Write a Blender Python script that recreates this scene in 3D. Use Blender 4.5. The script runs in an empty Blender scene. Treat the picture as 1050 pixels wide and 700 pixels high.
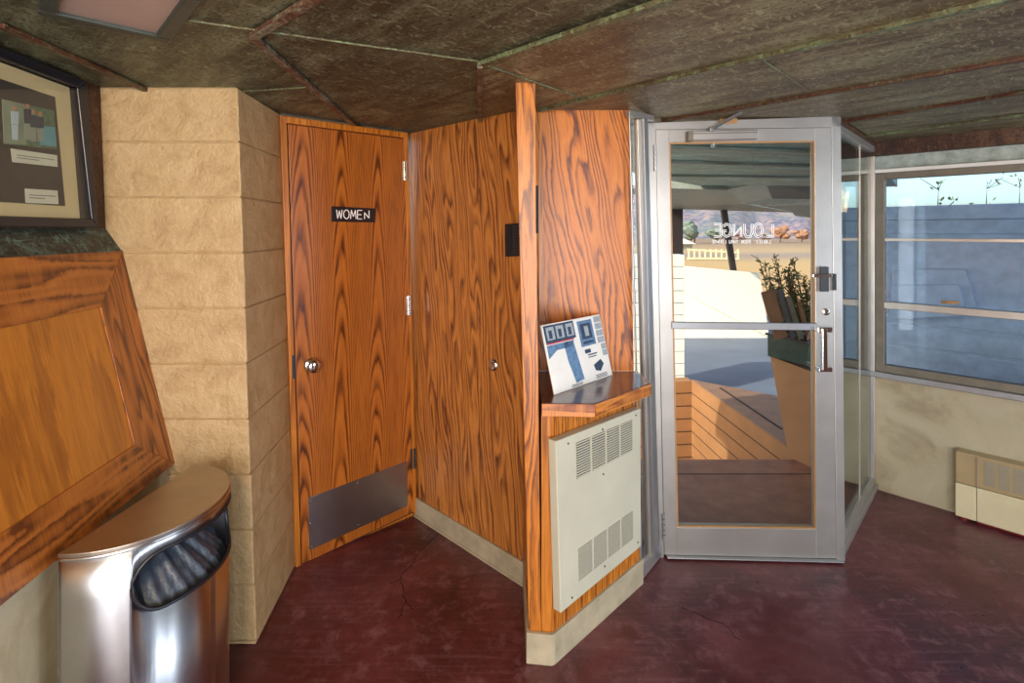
import bpy, bmesh, math, random
from mathutils import Vector as V, Matrix
random.seed(7)
S = bpy.context.scene
C = S.collection
# ------------------------------------------------------------------ camera, sky, lights, exposure
F = 550.0; CX = 525.0; HY = 237.0; H = 1.52
cam = bpy.data.cameras.new('camera'); camo = bpy.data.objects.new('camera', cam); C.objects.link(camo)
cam.sensor_fit = 'HORIZONTAL'; cam.sensor_width = 36; cam.lens = 36*F/1050; cam.shift_y = -(350-HY)/1050
cam.clip_start = .02; cam.clip_end = 1000
camo.location = (0, 0, H); camo.rotation_euler = (math.pi/2, 0, 0); S.camera = camo
w = bpy.data.worlds.new('sky'); S.world = w; w.use_nodes = True
wn = w.node_tree.nodes; wl = w.node_tree.links
sky = wn.new('ShaderNodeTexSky'); sky.sky_type = 'NISHITA'; sky.sun_disc = False
sky.sun_elevation = math.radians(32); sky.sun_rotation = math.radians(-125); sky.air_density = 1.0; sky.dust_density = 2.5
wl.new(sky.outputs[0], wn['Background'].inputs[0]); wn['Background'].inputs[1].default_value = 0.30
def light(name, kind, loc, aim, energy, color, size=None, sy=None):
    l = bpy.data.lights.new(name, kind); o = bpy.data.objects.new(name, l); C.objects.link(o)
    o.location = loc; l.energy = energy; l.color = color
    o.rotation_euler = (V(aim)-V(loc)).to_track_quat('-Z', 'Y').to_euler()
    if kind == 'AREA':
        l.shape = 'RECTANGLE'; l.size = size; l.size_y = sy or size
    return o
sun = light('sun', 'SUN', (-8, -5, 6), (0, 0, 0), 4.2, (1, .93, .82)); sun.data.angle = .01
sun.rotation_euler = V((.78, .5, -.52)).to_track_quat('-Z', 'Y').to_euler()
for _x, _e, _w in ((-.95, 38, .62), (-.1, 50, .75), (.95, 44, .7)):
    light('lobby_fill_light', 'AREA', (_x, -1.8, 1.05), (_x*.9, 2.4, 1.05), _e, (.95, .96, 1), _w, 1.9)  # added fill panels standing in for unseen windows behind the camera
for _y, _e in ((-.9, 30), (.35, 42)):
    light('side_fill_light', 'AREA', (4.1, _y, 1.2), (0, 1.6+_y*.3, 1.0), _e, (.72, .84, 1), .75, 1.5)  # added cool fill from the right, no window modelled there
light('lobby_lamp_light', 'AREA', (-0.5, -.35, 2.02), (-1.1, 1.9, 1.75), 30, (1, .64, .30), .5, .5)
S.view_settings.view_transform = 'Standard'; S.view_settings.look = 'None'
S.view_settings.gamma = 1; S.view_settings.use_curve_mapping = False; S.view_settings.exposure = 0.27

# ------------------------------------------------------------------ materials
def newmat(name):
    m = bpy.data.materials.new(name); m.use_nodes = True
    nt = m.node_tree; return m, nt, nt.nodes, nt.links, nt.nodes['Principled BSDF']
def rgb(c): return tuple(c)+(1,) if len(c) == 3 else c
def s2l(r, g, b):
    f = lambda c: (c/255/12.92 if c/255 < .04045 else ((c/255+.055)/1.055)**2.4)
    return (f(r), f(g), f(b))
def uvmap(n, l, scale=(1, 1, 1), rot=0):
    tc = n.new('ShaderNodeTexCoord'); mp = n.new('ShaderNodeMapping')
    mp.inputs['Scale'].default_value = scale; mp.inputs['Rotation'].default_value = (0, 0, rot)
    l.new(tc.outputs['UV'], mp.inputs[0]); return mp.outputs[0]
def noise(n, l, vec, sc, det=3, rough=.5, dist=0):
    x = n.new('ShaderNodeTexNoise'); x.inputs['Scale'].default_value = sc; x.inputs['Detail'].default_value = det
    x.inputs['Roughness'].default_value = rough; x.inputs['Distortion'].default_value = dist
    if vec is not None: l.new(vec, x.inputs['Vector'])
    return x.outputs['Fac']
def ma(n, l, op, a, b=None, clamp=False):
    x = n.new('ShaderNodeMath'); x.operation = op; x.use_clamp = clamp
    for i, v in enumerate((a, b)):
        if v is None: continue
        if isinstance(v, (int, float)): x.inputs[i].default_value = v
        else: l.new(v, x.inputs[i])
    return x.outputs[0]
def ramp(n, l, fac, stops, interp='LINEAR'):
    x = n.new('ShaderNodeValToRGB'); x.color_ramp.interpolation = interp
    e = x.color_ramp.elements
    while len(e) < len(stops): e.new(.5)
    for i, (p, c) in enumerate(stops): e[i].position = p; e[i].color = rgb(c)
    l.new(fac, x.inputs[0]); return x.outputs[0]
def mix(n, l, fac, a, b, mode='MIX'):
    x = n.new('ShaderNodeMix'); x.data_type = 'RGBA'; x.blend_type = mode
    for i, v in ((0, fac), (6, a), (7, b)):
        if isinstance(v, (int, float)): x.inputs[i].default_value = v
        elif isinstance(v, tuple): x.inputs[i].default_value = rgb(v)
        else: l.new(v, x.inputs[i])
    return x.outputs[2]
def bump(n, l, b, h, st=.3, d=.005):
    x = n.new('ShaderNodeBump'); x.inputs['Strength'].default_value = st; x.inputs['Distance'].default_value = d
    l.new(h, x.inputs['Height']); l.new(x.outputs[0], b.inputs['Normal'])
def plain(name, c, rough=.5, metal=0, nz=.12, sc=12, spec=None, bm=0, **k):
    m, nt, n, l, b = newmat(name)
    v = uvmap(n, l); f = noise(n, l, v, sc, 5, .6)
    d = tuple(x*(1-nz*1.6) for x in c); u = tuple(min(1, x*(1+nz)) for x in c)
    l.new(ramp(n, l, f, [(.3, d), (.7, u)]), b.inputs['Base Color'])
    b.inputs['Roughness'].default_value = rough; b.inputs['Metallic'].default_value = metal
    if spec is not None: b.inputs['Specular IOR Level'].default_value = spec
    if bm: bump(n, l, b, noise(n, l, v, sc*6, 4), bm, .003)
    return m
def wood(name, dark, mid, lite, su=5, sv=.7, rings=11, wob=.05, line=.3, rough=.38, rot=0, broad=.3, coat=.25, lin=0, slant=0, cath=None):
    """flat-cut grain: contour lines of a noise stretched along the grain, plus pores"""
    m, nt, n, l, b = newmat(name)
    v = uvmap(n, l, (1, 1, 1), rot+slant)
    def sc(x, y, off=0):
        mp = n.new('ShaderNodeMapping'); mp.inputs['Scale'].default_value = (x, y, 1); mp.inputs['Location'].default_value = (off, off, 0); l.new(v, mp.inputs[0]); return mp.outputs[0]
    base = noise(n, l, sc(su, sv), 1, 1.5, .4)
    jag = noise(n, l, sc(60, 10), 1, 3, .6)
    val = ma(n, l, 'MULTIPLY', ma(n, l, 'ADD', base, ma(n, l, 'MULTIPLY', jag, wob)), rings)
    sp = n.new('ShaderNodeSeparateXYZ'); l.new(v, sp.inputs[0])
    if lin: val = ma(n, l, 'ADD', val, ma(n, l, 'MULTIPLY', sp.outputs[0], lin))
    if cath:
        per, K, L = cath
        du = ma(n, l, 'SUBTRACT', ma(n, l, 'FRACT', ma(n, l, 'DIVIDE', sp.outputs[0], per)), .5)
        du = ma(n, l, 'MULTIPLY', ma(n, l, 'MULTIPLY', du, du), K*per*per)
        val = ma(n, l, 'ADD', val, ma(n, l, 'ADD', du, ma(n, l, 'MULTIPLY', sp.outputs[1], L)))
    fr = ma(n, l, 'FRACT', val)
    pores = noise(n, l, sc(260, 7), 1, 3, .6); fig = noise(n, l, sc(28, 2.2, 5), 1, 3, .5)
    col = ramp(n, l, fr, [(0, dark), (.08, dark), (.08+line, mid), (.7, lite), (.88, mid), (1, dark)])
    flat = mix(n, l, .5, mid, lite)
    col = mix(n, l, ramp(n, l, fig, [(.36, (.6, .6, .6)), (.56, (0, 0, 0))]), col, flat)
    big = noise(n, l, sc(3, 1.5), 1, 2, .5)
    col = mix(n, l, ramp(n, l, big, [(.3, (0, 0, 0)), (.7, (broad,)*3)]), col, dark)
    pr = ramp(n, l, pores, [(.36, (.52, .46, .42)), (.52, (1, 1, 1)), (.66, (1.0, 1.0, 1.0))])
    col = mix(n, l, .5, col, pr, 'MULTIPLY')
    l.new(col, b.inputs['Base Color']); b.inputs['Roughness'].default_value = rough
    b.inputs['Coat Weight'].default_value = coat; b.inputs['Coat Roughness'].default_value = .28
    bump(n, l, b, pores, .15, .001)
    return m
def brushed(name, c, rough=.3, st=.12, vert=True, metal=1.0):
    m, nt, n, l, b = newmat(name)
    v = uvmap(n, l, (6, 500, 1) if vert else (500, 6, 1))
    f = noise(n, l, v, 1, 2, .5)
    v2 = uvmap(n, l); g = noise(n, l, v2, 5, 4, .6)
    l.new(ramp(n, l, g, [(.3, tuple(x*.82 for x in c)), (.7, c)]), b.inputs['Base Color'])
    b.inputs['Metallic'].default_value = metal
    r = ma(n, l, 'ADD', ma(n, l, 'MULTIPLY', f, .15), rough-.07); l.new(r, b.inputs['Roughness'])
    bump(n, l, b, f, st, .0006)
    return m
def glass(name, tint=(.93, .97, .96), refl=1.0):
    m = bpy.data.materials.new(name); m.use_nodes = True; nt = m.node_tree; n = nt.nodes; l = nt.links; n.clear()
    o = n.new('ShaderNodeOutputMaterial'); t = n.new('ShaderNodeBsdfTransparent'); g = n.new('ShaderNodeBsdfGlossy')
    ge = n.new('ShaderNodeNewGeometry'); dt = n.new('ShaderNodeVectorMath'); dt.operation = 'DOT_PRODUCT'; l.new(ge.outputs['Incoming'], dt.inputs[0]); l.new(ge.outputs['Normal'], dt.inputs[1])
    cs = ma(n, l, 'SUBTRACT', 1.0, ma(n, l, 'ABSOLUTE', dt.outputs['Value'])); sch = ma(n, l, 'ADD', ma(n, l, 'MULTIPLY', ma(n, l, 'POWER', cs, 5.0), .96), .04); mx = n.new('ShaderNodeMixShader')
    t.inputs[0].default_value = rgb(tint); g.inputs['Roughness'].default_value = 0.0
    l.new(ma(n, l, 'MULTIPLY', sch, refl), mx.inputs[0]); l.new(t.outputs[0], mx.inputs[1]); l.new(g.outputs[0], mx.inputs[2]); l.new(mx.outputs[0], o.inputs[0])
    return m
def copper(name, base, mid, green, streak=(2.2, 9), rough=.5, rot=0, metal=.2, fleck=1):
    m, nt, n, l, b = newmat(name)
    v = uvmap(n, l, (1, 1, 1), rot)
    def sc(x, y, rr=0):
        mp = n.new('ShaderNodeMapping'); mp.inputs['Scale'].default_value = (x, y, 1); mp.inputs['Rotation'].default_value = (0, 0, rr); l.new(v, mp.inputs[0]); return mp.outputs[0]
    f = noise(n, l, sc(*streak), 1.3, 7, .65, .8); g = noise(n, l, v, 2.6, 5, .6, .3); h = noise(n, l, sc(55, 130), 1, 4, .65, .6); h2 = noise(n, l, sc(40, 22, .6), 1, 5, .7, 1.5)
    col = ramp(n, l, f, [(.36, base), (.5, mid), (.64, green)])
    col = mix(n, l, ramp(n, l, g, [(.4, (0, 0, 0)), (.62, (.7, .7, .7))]), col, base)
    lt = tuple(min(1, x*1.7+.02) for x in green); dk = tuple(x*.42 for x in base)
    col = mix(n, l, ramp(n, l, h, [(.36, (1.0*fleck,)*3), (.48, (0, 0, 0))]), col, dk)
    col = mix(n, l, ramp(n, l, h2, [(.54, (0, 0, 0)), (.68, (.6*fleck,)*3)]), col, lt)
    scr = noise(n, l, sc(4, 110, .45), 1, 3, .7, 1.2)
    col = mix(n, l, ramp(n, l, scr, [(.62, (0, 0, 0)), (.7, (.4*fleck,)*3)]), col, lt)
    l.new(col, b.inputs['Base Color']); b.inputs['Roughness'].default_value = rough; b.inputs['Metallic'].default_value = metal
    bump(n, l, b, h, .3, .002)
    return m

M = {}
M['oak'] = wood('oak_door', s2l(84, 38, 8), s2l(174, 98, 32), s2l(192, 114, 42), 7, .8, 5, .08, .30, .36, broad=.12, coat=.15, cath=(.19, 900, 5))
M['fir'] = wood('fir_plywood', s2l(110, 62, 32), s2l(188, 118, 52), s2l(208, 138, 66), 10, 1.5, 9, .07, .4, .42, broad=.10, coat=.15, lin=30, slant=-.12)
M['fir_b'] = wood('fir_plywood_bold', s2l(104, 48, 22), s2l(202, 116, 34), s2l(214, 130, 46), 9, 1.6, 9, .09, .28, .4, broad=.05, coat=.12, lin=36, slant=-.16)
M['trimw'] = wood('oak_trim', s2l(140, 80, 20), s2l(194, 116, 34), s2l(212, 134, 46), 22, .8, 5, .04, .5, .36, broad=.1, coat=.15, lin=30)
M['postw'] = wood('oak_post', s2l(112, 58, 16), s2l(198, 116, 32), s2l(212, 132, 42), 16, 1.6, 8, .10, .4, .38, broad=.10, coat=.12, lin=40)
M['leftw'] = wood('birch_panel', s2l(158, 94, 30), s2l(192, 120, 38), s2l(208, 136, 50), 8, 1.1, 3, .2, .8, .45, broad=.25, coat=.12)
M['plank'] = wood('wall_plank', s2l(98, 50, 18), s2l(164, 94, 34), s2l(182, 110, 44), 1.2, 12, 8, .06, .4, .45, broad=.15, coat=.12)
M['plankv'] = wood('wall_plank_upright', s2l(98, 50, 18), s2l(162, 92, 34), s2l(180, 108, 44), 14, 1.5, 8, .06, .4, .45, broad=.15, coat=.12)
M['alu_dk'] = plain('dark_weathered_frame', s2l(122, 114, 100), .5, .3, .12, 12)
M['shelfw'] = wood('shelf_top', s2l(60, 30, 16), s2l(92, 46, 24), s2l(104, 54, 30), 3, 14, 6, .04, .5, .16, coat=.8)
M['edgew'] = wood('shelf_edge', s2l(138, 72, 30), s2l(212, 130, 56), s2l(226, 148, 70), 2, 30, 4, .05, .5, .3)
M['bead'] = plain('tan_bead', s2l(176, 134, 84), .5, .2, .1)
M['alu'] = brushed('aluminium', (.52, .50, .46), .36, .05, False, .75)
M['alu_d'] = brushed('aluminium_old', (.40, .41, .42), .4, .05, False, .8)
M['steel'] = brushed('brushed_steel', (.70, .71, .73), .33, .05, True)
_n = M['steel'].node_tree.nodes; _t = _n.new('ShaderNodeTangent'); _t.direction_type = 'RADIAL'; _t.axis = 'Z'
_b = _n['Principled BSDF']; _b.inputs['Anisotropic'].default_value = .85; _b.inputs['Anisotropic Rotation'].default_value = .25; M['steel'].node_tree.links.new(_t.outputs[0], _b.inputs['Tangent'])
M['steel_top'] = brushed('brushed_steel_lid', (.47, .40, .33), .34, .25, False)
M['kick'] = brushed('kick_plate_steel', (.42, .38, .37), .38, .2, True)
M['chrome'] = plain('chrome', (.7, .68, .64), .14, 1, .05)
M['black'] = plain('black_plastic', (.012, .012, .016), .35, 0, .1)
M['charcoal'] = plain('charcoal', (.03, .035, .04), .5)
M['dark'] = plain('dark_gap', (.01, .008, .006), .8)
M['cream'] = plain('cream_baseboard', s2l(176, 164, 136), .55, 0, .16, 9, bm=.1)
M['enamel'] = plain('cream_enamel', s2l(198, 194, 172), .38, 0, .05, 4)
M['enamel_d'] = plain('louver_enamel', s2l(150, 146, 130), .5, 0, .05, 4)
M['heat_tan'] = plain('tan_enamel', s2l(172, 150, 110), .45, 0, .06, 6)
M['heat_crm'] = plain('cream_heater', s2l(216, 204, 164), .45, 0, .06, 6)
M['redp'] = plain('red_paint', s2l(120, 30, 24), .5, 0, .15)
M['white'] = plain('white_paint', s2l(235, 232, 224), .5, 0, .04)
M['whitelet'] = plain('white_lettering', (.95, .94, .92), .5, 0, .02)
M['signb'] = plain('sign_black', s2l(38, 30, 32), .35, 0, .1)
M['bag'] = plain('bin_liner', s2l(70, 78, 90), .28, 0, .3, 30, bm=.5)
M['frameb'] = plain('black_frame', s2l(22, 24, 36), .3, 0, .2)
M['mat'] = plain('cream_mat', s2l(222, 194, 150), .8, 0, .04)
M['matd'] = plain('dark_mat', s2l(62, 52, 54), .8, 0, .06)
M['paper'] = plain('paper', s2l(226, 216, 196), .7, 0, .03)
M['ink'] = plain('grey_ink', s2l(120, 112, 108), .7)
M['glass'] = glass('clear_glass')
M['glass_w'] = glass('window_glass', (.80, .90, .97), 1.0)
M['glass_side'] = glass('side_glass', (.80, .87, .87), 1.0)
M['transom'] = plain('hazy_transom', s2l(172, 184, 176), .3, 0, .25, 20)
M['ceil'] = copper('copper_ceiling', s2l(56, 56, 42), s2l(96, 98, 74), s2l(126, 134, 106), rot=.785)
M['ceil_r'] = copper('copper_ceiling_brown', s2l(92, 74, 52), s2l(130, 118, 86), s2l(152, 150, 112), rot=.785)
M['bat'] = copper('copper_batten', s2l(84, 50, 38), s2l(120, 92, 76), s2l(138, 150, 126), (6, 6))
M['bat_g'] = copper('green_batten', s2l(82, 60, 40), s2l(104, 108, 78), s2l(124, 146, 106), (8, 8))
M['bat_r'] = copper('red_batten', s2l(72, 38, 24), s2l(96, 58, 38), s2l(100, 104, 76), (6, 6))
M['copw'] = copper('copper_wall_trim', s2l(44, 26, 18), s2l(78, 46, 28), s2l(96, 66, 44), (8, 2))
M['sillc'] = copper('copper_sill', s2l(40, 36, 32), s2l(70, 72, 64), s2l(96, 130, 118), (3, 12))
M['fixt'] = plain('fixture_metal', s2l(66, 74, 68), .5, .3, .15)
M['lens'] = plain('fixture_lens', s2l(178, 156, 146), .45, 0, .04, 3)
# painted block
m, nt, n, l, b = newmat('painted_block'); v = uvmap(n, l); M['block'] = m
f = noise(n, l, v, 11, 7, .62, .5); g = noise(n, l, v, 60, 5, .6)
l.new(ramp(n, l, f, [(.3, s2l(168, 140, 98)), (.5, s2l(186, 158, 114)), (.75, s2l(196, 170, 128))]), b.inputs['Base Color'])
b.inputs['Roughness'].default_value = .42
bump(n, l, b, ma(n, l, 'ADD', ma(n, l, 'MULTIPLY', f, 1.2), ma(n, l, 'MULTIPLY', g, .5)), .85, .012)
# plaster
m, nt, n, l, b = newmat('old_plaster'); v = uvmap(n, l); M['plaster'] = m
f = noise(n, l, v, 3, 6, .65, .5); g = noise(n, l, v, 40, 5, .6)
l.new(ramp(n, l, f, [(.28, s2l(142, 126, 96)), (.5, s2l(176, 164, 134)), (.75, s2l(188, 178, 150))]), b.inputs['Base Color'])
b.inputs['Roughness'].default_value = .7; bump(n, l, b, g, .3, .004)
# floor
m, nt, n, l, b = newmat('maroon_concrete'); v = uvmap(n, l); M['floor'] = m
f = noise(n, l, v, 2.2, 7, .62, .6); g = noise(n, l, v, 14, 6, .7, .4); h = noise(n, l, v, 5, 7, .75, 1.0)
col = ramp(n, l, f, [(.34, s2l(66, 26, 30)), (.5, s2l(94, 42, 46)), (.66, s2l(118, 62, 66))])
col = mix(n, l, ramp(n, l, g, [(.5, (0, 0, 0)), (.68, (.55, .55, .55))]), col, s2l(146, 100, 104))
ab = ma(n, l, 'ABSOLUTE', ma(n, l, 'SUBTRACT', h, .5))
col = mix(n, l, ramp(n, l, ab, [(0, (.55, .55, .55)), (.012, (0, 0, 0))]), col, s2l(48, 16, 16))
sv_ = uvmap(n, l, (3, 60, 1), .7); st_ = noise(n, l, sv_, 1, 4, .7, .6)
col = mix(n, l, ramp(n, l, st_, [(.52, (0, 0, 0)), (.7, (.22,)*3)]), col, s2l(150, 112, 118))
col = mix(n, l, ramp(n, l, noise(n, l, v, 1.1, 4, .6), [(.5, (0, 0, 0)), (.62, (.6,)*3)]), col, s2l(78, 24, 26))
l.new(col, b.inputs['Base Color'])
l.new(ramp(n, l, g, [(.3, (.27,)*3), (.7, (.48,)*3)]), b.inputs['Roughness'])
b.inputs['Specular IOR Level'].default_value = .6; bump(n, l, b, g, .12, .003)
# outdoors
M['terrace'] = plain('terrace_concrete', s2l(158, 100, 72), .6, 0, .2, 7, bm=.1)
M['siding'] = plain('brown_siding', s2l(168, 118, 76), .6, 0, .1, 5)
M['sidingd'] = plain('brown_cap', s2l(146, 108, 84), .6, 0, .15, 8)
M['groove'] = plain('siding_groove', s2l(50, 34, 24), .8)
M['asphalt'] = plain('asphalt', s2l(112, 118, 132), .8, 0, .1, 1.5)
M['roofteal'] = copper('verdigris_soffit', s2l(50, 72, 66), s2l(78, 126, 118), s2l(120, 170, 160), (2, 9), rot=-.3)
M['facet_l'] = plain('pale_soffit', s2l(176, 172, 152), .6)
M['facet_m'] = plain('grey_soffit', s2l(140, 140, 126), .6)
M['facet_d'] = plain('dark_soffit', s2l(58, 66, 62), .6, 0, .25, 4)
M['darksteel'] = plain('dark_steel', s2l(40, 34, 34), .5)
M['whitewall'] = plain('white_wall', s2l(240, 232, 214), .7, 0, .02)
M['whiteblk'] = plain('white_block', s2l(236, 232, 222), .7, 0, .04)
M['extwall'] = plain('shaded_white_stucco', s2l(196, 200, 212), .7, 0, .14, 9, bm=.2)  # white stucco, its blue-grey shade put into the colour
M['bark'] = plain('weathered_board', s2l(118, 78, 54), .8, 0, .25, 9)
M['bark2'] = plain('grey_board', s2l(104, 96, 84), .8, 0, .25, 9)
M['planter'] = plain('green_planter', s2l(48, 66, 56), .25, 0, .2)
M['twig'] = plain('twig', s2l(70, 56, 34), .8, 0, .2)
M['leafd'] = plain('dark_leaf', s2l(104, 112, 70), .6, 0, .3)
M['leafo'] = plain('autumn_crown', s2l(160, 116, 92), .9, 0, .3, 1)
M['leafg'] = plain('green_crown', s2l(112, 124, 112), .9, 0, .3, 1)
M['leafp'] = plain('bare_crown', s2l(136, 118, 120), .9, 0, .3, 1)
m, nt, n, l, b = newmat('meadow'); M['meadow'] = m
tc = n.new('ShaderNodeTexCoord'); sp = n.new('ShaderNodeSeparateXYZ'); l.new(tc.outputs['Object'], sp.inputs[0])
f = noise(n, l, tc.outputs['Object'], .12, 5, .6)
yy = ma(n, l, 'ADD', sp.outputs[1], ma(n, l, 'MULTIPLY', f, 10))
l.new(ramp(n, l, ma(n, l, 'DIVIDE', yy, 120), [(.0, s2l(150, 160, 165)), (.11, s2l(196, 184, 160)), (.15, s2l(196, 150, 100)), (.3, s2l(192, 154, 100)), (.38, s2l(150, 128, 112)), (.45, s2l(186, 152, 108)), (.7, s2l(150, 120, 92))]), b.inputs['Base Color'])
b.inputs['Roughness'].default_value = .95
m, nt, n, l, b = newmat('hill_forest'); M['hill'] = m
tc = n.new('ShaderNodeTexCoord'); f = noise(n, l, tc.outputs['Object'], .35, 7, .75); g = noise(n, l, tc.outputs['Object'], .04, 3)
col = ramp(n, l, f, [(.4, s2l(78, 84, 104)), (.5, s2l(128, 118, 134)), (.6, s2l(172, 140, 124))])
col = mix(n, l, ramp(n, l, g, [(.45, (0, 0, 0)), (.6, (.5, .5, .5))]), col, s2l(104, 122, 116))
l.new(col, b.inputs['Base Color']); b.inputs['Roughness'].default_value = 1

# ------------------------------------------------------------------ geometry helpers
def build(name, bm, mat, parent=None, bevel=0, smooth=False, rot=False):
    bmesh.ops.recalc_face_normals(bm, faces=bm.faces)
    uvl = bm.loops.layers.uv.verify(); ox, oy = random.random()*7, random.random()*7
    for f in bm.faces:
        nn = f.normal
        if abs(nn.z) > .8:
            for lp in f.loops: lp[uvl].uv = (lp.vert.co.x+ox, lp.vert.co.y+oy)
        else:
            hh = V((0, 0, 1)).cross(nn).normalized()
            if smooth: 
                for lp in f.loops: lp[uvl].uv = (lp.vert.co.x+lp.vert.co.y+ox, lp.vert.co.z+oy)
            else:
                for lp in f.loops: lp[uvl].uv = (lp.vert.co.dot(hh)+ox, lp.vert.co.z+oy)
        if rot:
            for lp in f.loops: lp[uvl].uv = (lp[uvl].uv.y, lp[uvl].uv.x)
        f.smooth = smooth
    me = bpy.data.meshes.new(name); bm.to_mesh(me); bm.free()
    for mm in (mat if isinstance(mat, list) else [mat]): me.materials.append(mm)
    o = bpy.data.objects.new(name, me); C.objects.link(o)
    if parent is not None: 
        o.parent = parent; o.matrix_parent_inverse = Matrix.Translation(-parent.location) if parent.type == 'EMPTY' else Matrix()
    if bevel:
        md = o.modifiers.new('bevel', 'BEVEL'); md.width = bevel; md.segments = 2; md.limit_method = 'ANGLE'
    return o
def tag(o, label, cat, group=None, kind=None):
    o['label'] = label; o['category'] = cat
    if group: o['group'] = group
    if kind: o['kind'] = kind
    return o
def thing(name, label, cat, loc, group=None):
    o = bpy.data.objects.new(name, None); C.objects.link(o); o.location = loc; o.empty_display_size = .1
    return tag(o, label, cat, group)
def struct(o, label=None, cat=None):
    o['kind'] = 'structure'
    if label: o['label'] = label; o['category'] = cat
    return o
NB = bmesh.new
class Fr:
    """a local frame: o origin, a along, b up, n towards the room"""
    def __init__(s, o, a, b, n=None):
        s.o = V(o); s.a = V(a).normalized(); s.b = V(b).normalized(); s.n = V(n).normalized() if n else s.a.cross(s.b)
    def uv(s, px, py, d=0):
        r = V(((px-CX)/F, 1, -(py-HY)/F)); c = V((0, 0, H))
        t = (s.o+s.n*d-c).dot(s.n)/r.dot(s.n); p = c+r*t-s.o
        return (p.dot(s.a), p.dot(s.b))
    def at(s, u, v, d=0): return s.o+s.a*u+s.b*v+s.n*d
    def P(s, px, py, d=0): return s.at(*s.uv(px, py, d), d)
def wallframe(p0, p1):
    a = V((p1[0]-p0[0], p1[1]-p0[1], 0)); return Fr((p0[0], p0[1], 0), a, (0, 0, 1))   # n = a x z : to the right of travel -> towards viewer for left-to-right
def G(px, py, z=0):
    t = (H-z)*F/(py-HY); return V(((px-CX)/F*t, t, z))
def cell(bm, ptsA, ptsB):
    A = [bm.verts.new(p) for p in ptsA]; B = [bm.verts.new(p) for p in ptsB]
    bm.faces.new(A); bm.faces.new(B[::-1])
    for i in range(len(A)):
        j = (i+1) % len(A); bm.faces.new((A[j], A[i], B[i], B[j]))
def pris(bm, fr, pts, d0, d1):
    cell(bm, [fr.at(u, v, d0) for u, v in pts], [fr.at(u, v, d1) for u, v in pts])
def ppx(bm, fr, px, d0, d1):
    pris(bm, fr, [fr.uv(x, y, d1) for x, y in px], d0, d1)
def box(bm, fr, u0, u1, v0, v1, d0, d1): pris(bm, fr, [(u0, v0), (u1, v0), (u1, v1), (u0, v1)], d0, d1)
def plan(bm, pts, z0, z1): cell(bm, [V((x, y, z0)) for x, y in pts], [V((x, y, z1)) for x, y in pts])
def bar(bm, p, q, w_, h_, up=(0, 0, 1)):
    p, q = V(p), V(q); d = (q-p).normalized(); s = d.cross(V(up)).normalized(); u = s.cross(d)
    c = [(-w_/2, -h_/2), (w_/2, -h_/2), (w_/2, h_/2), (-w_/2, h_/2)]
    cell(bm, [p+s*x+u*y for x, y in c], [q+s*x+u*y for x, y in c])
def tube(bm, pts, r, seg=8, closed=False):
    pts = [V(p) for p in pts]; rings = []; n_ = len(pts)
    for i, p in enumerate(pts):
        if closed: d = (pts[(i+1) % n_]-pts[i-1])
        else: d = pts[min(i+1, n_-1)]-pts[max(i-1, 0)]
        d.normalize(); s = d.cross(V((0, 0, 1)))
        if s.length < .05: s = d.cross(V((1, 0, 0)))
        s.normalize(); u = s.cross(d); rr = r[i] if isinstance(r, (list, tuple)) else r
        rings.append([bm.verts.new(p+s*math.cos(t)*rr+u*math.sin(t)*rr) for t in [2*math.pi*k/seg for k in range(seg)]])
    for i in range(n_ if closed else n_-1):
        A, B = rings[i], rings[(i+1) % n_]
        for k in range(seg): bm.faces.new((A[k], A[(k+1) % seg], B[(k+1) % seg], B[k]))
    if not closed: bm.faces.new(rings[0][::-1]); bm.faces.new(rings[-1])
def lathe(bm, o, axis, prof, seg=24):
    o = V(o); ax = V(axis).normalized(); s = ax.cross(V((0, 0, 1)))
    if s.length < .05: s = V((1, 0, 0))
    s.normalize(); u = ax.cross(s); rings = []
    for r, h in prof: rings.append([bm.verts.new(o+ax*h+(s*math.cos(t)+u*math.sin(t))*max(r, .0003)) for t in [2*math.pi*k/seg for k in range(seg)]])
    for A, B in zip(rings, rings[1:]):
        for k in range(seg): bm.faces.new((A[k], A[(k+1) % seg], B[(k+1) % seg], B[k]))
    bm.faces.new(rings[0][::-1]); bm.faces.new(rings[-1])
GL = {  # stroke letters, unit box
 'W': [[(0, 1), (.22, 0), (.5, .9), (.78, 0), (1, 1)]], 'O': [[(.5+.5*math.cos(t), .5+.5*math.sin(t)) for t in [k*math.pi/10 for k in range(21)]]],
 'M': [[(0, 0), (.14, 1), (.5, .25), (.86, 1), (1, 0)]], 'E': [[(.85, 1), (0, 1), (0, 0), (.85, 0)], [(0, .5), (.7, .5)]],
 'N': [[(.05, 0), (.05, .75), (.9, .1), (.9, 1)]], 'L': [[(0, 1), (0, 0), (.8, 0)]], 'A': [[(0, 0), (.5, 1), (1, 0)], [(.2, .35), (.8, .35)]],
 'D': [[(0, 0), (0, 1), (.5, 1), (.9, .75), (.9, .25), (.5, 0), (0, 0)]], 'I': [[(.5, 0), (.5, 1)]], 'S': [[(.9, .85), (.5, 1), (.1, .8), (.2, .55), (.8, .45), (.9, .2), (.5, 0), (.1, .12)]],
 "'": [[(.5, 1), (.4, .75)]], 'R': [[(0, 0), (0, 1), (.6, 1), (.85, .8), (.6, .5), (0, .5)], [(.45, .5), (.9, 0)]], 'T': [[(0, 1), (1, 1)], [(.5, 1), (.5, 0)]],
 'H': [[(0, 0), (0, 1)], [(.9, 0), (.9, 1)], [(0, .5), (.9, .5)]], 'U': [[(0, 1), (0, .3), (.2, 0), (.7, 0), (.9, .3), (.9, 1)]], 'G': [[(.95, .8), (.6, 1), (.2, .9), (0, .5), (.2, .1), (.6, 0), (.95, .2), (.95, .45), (.55, .45)]]}
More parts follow.
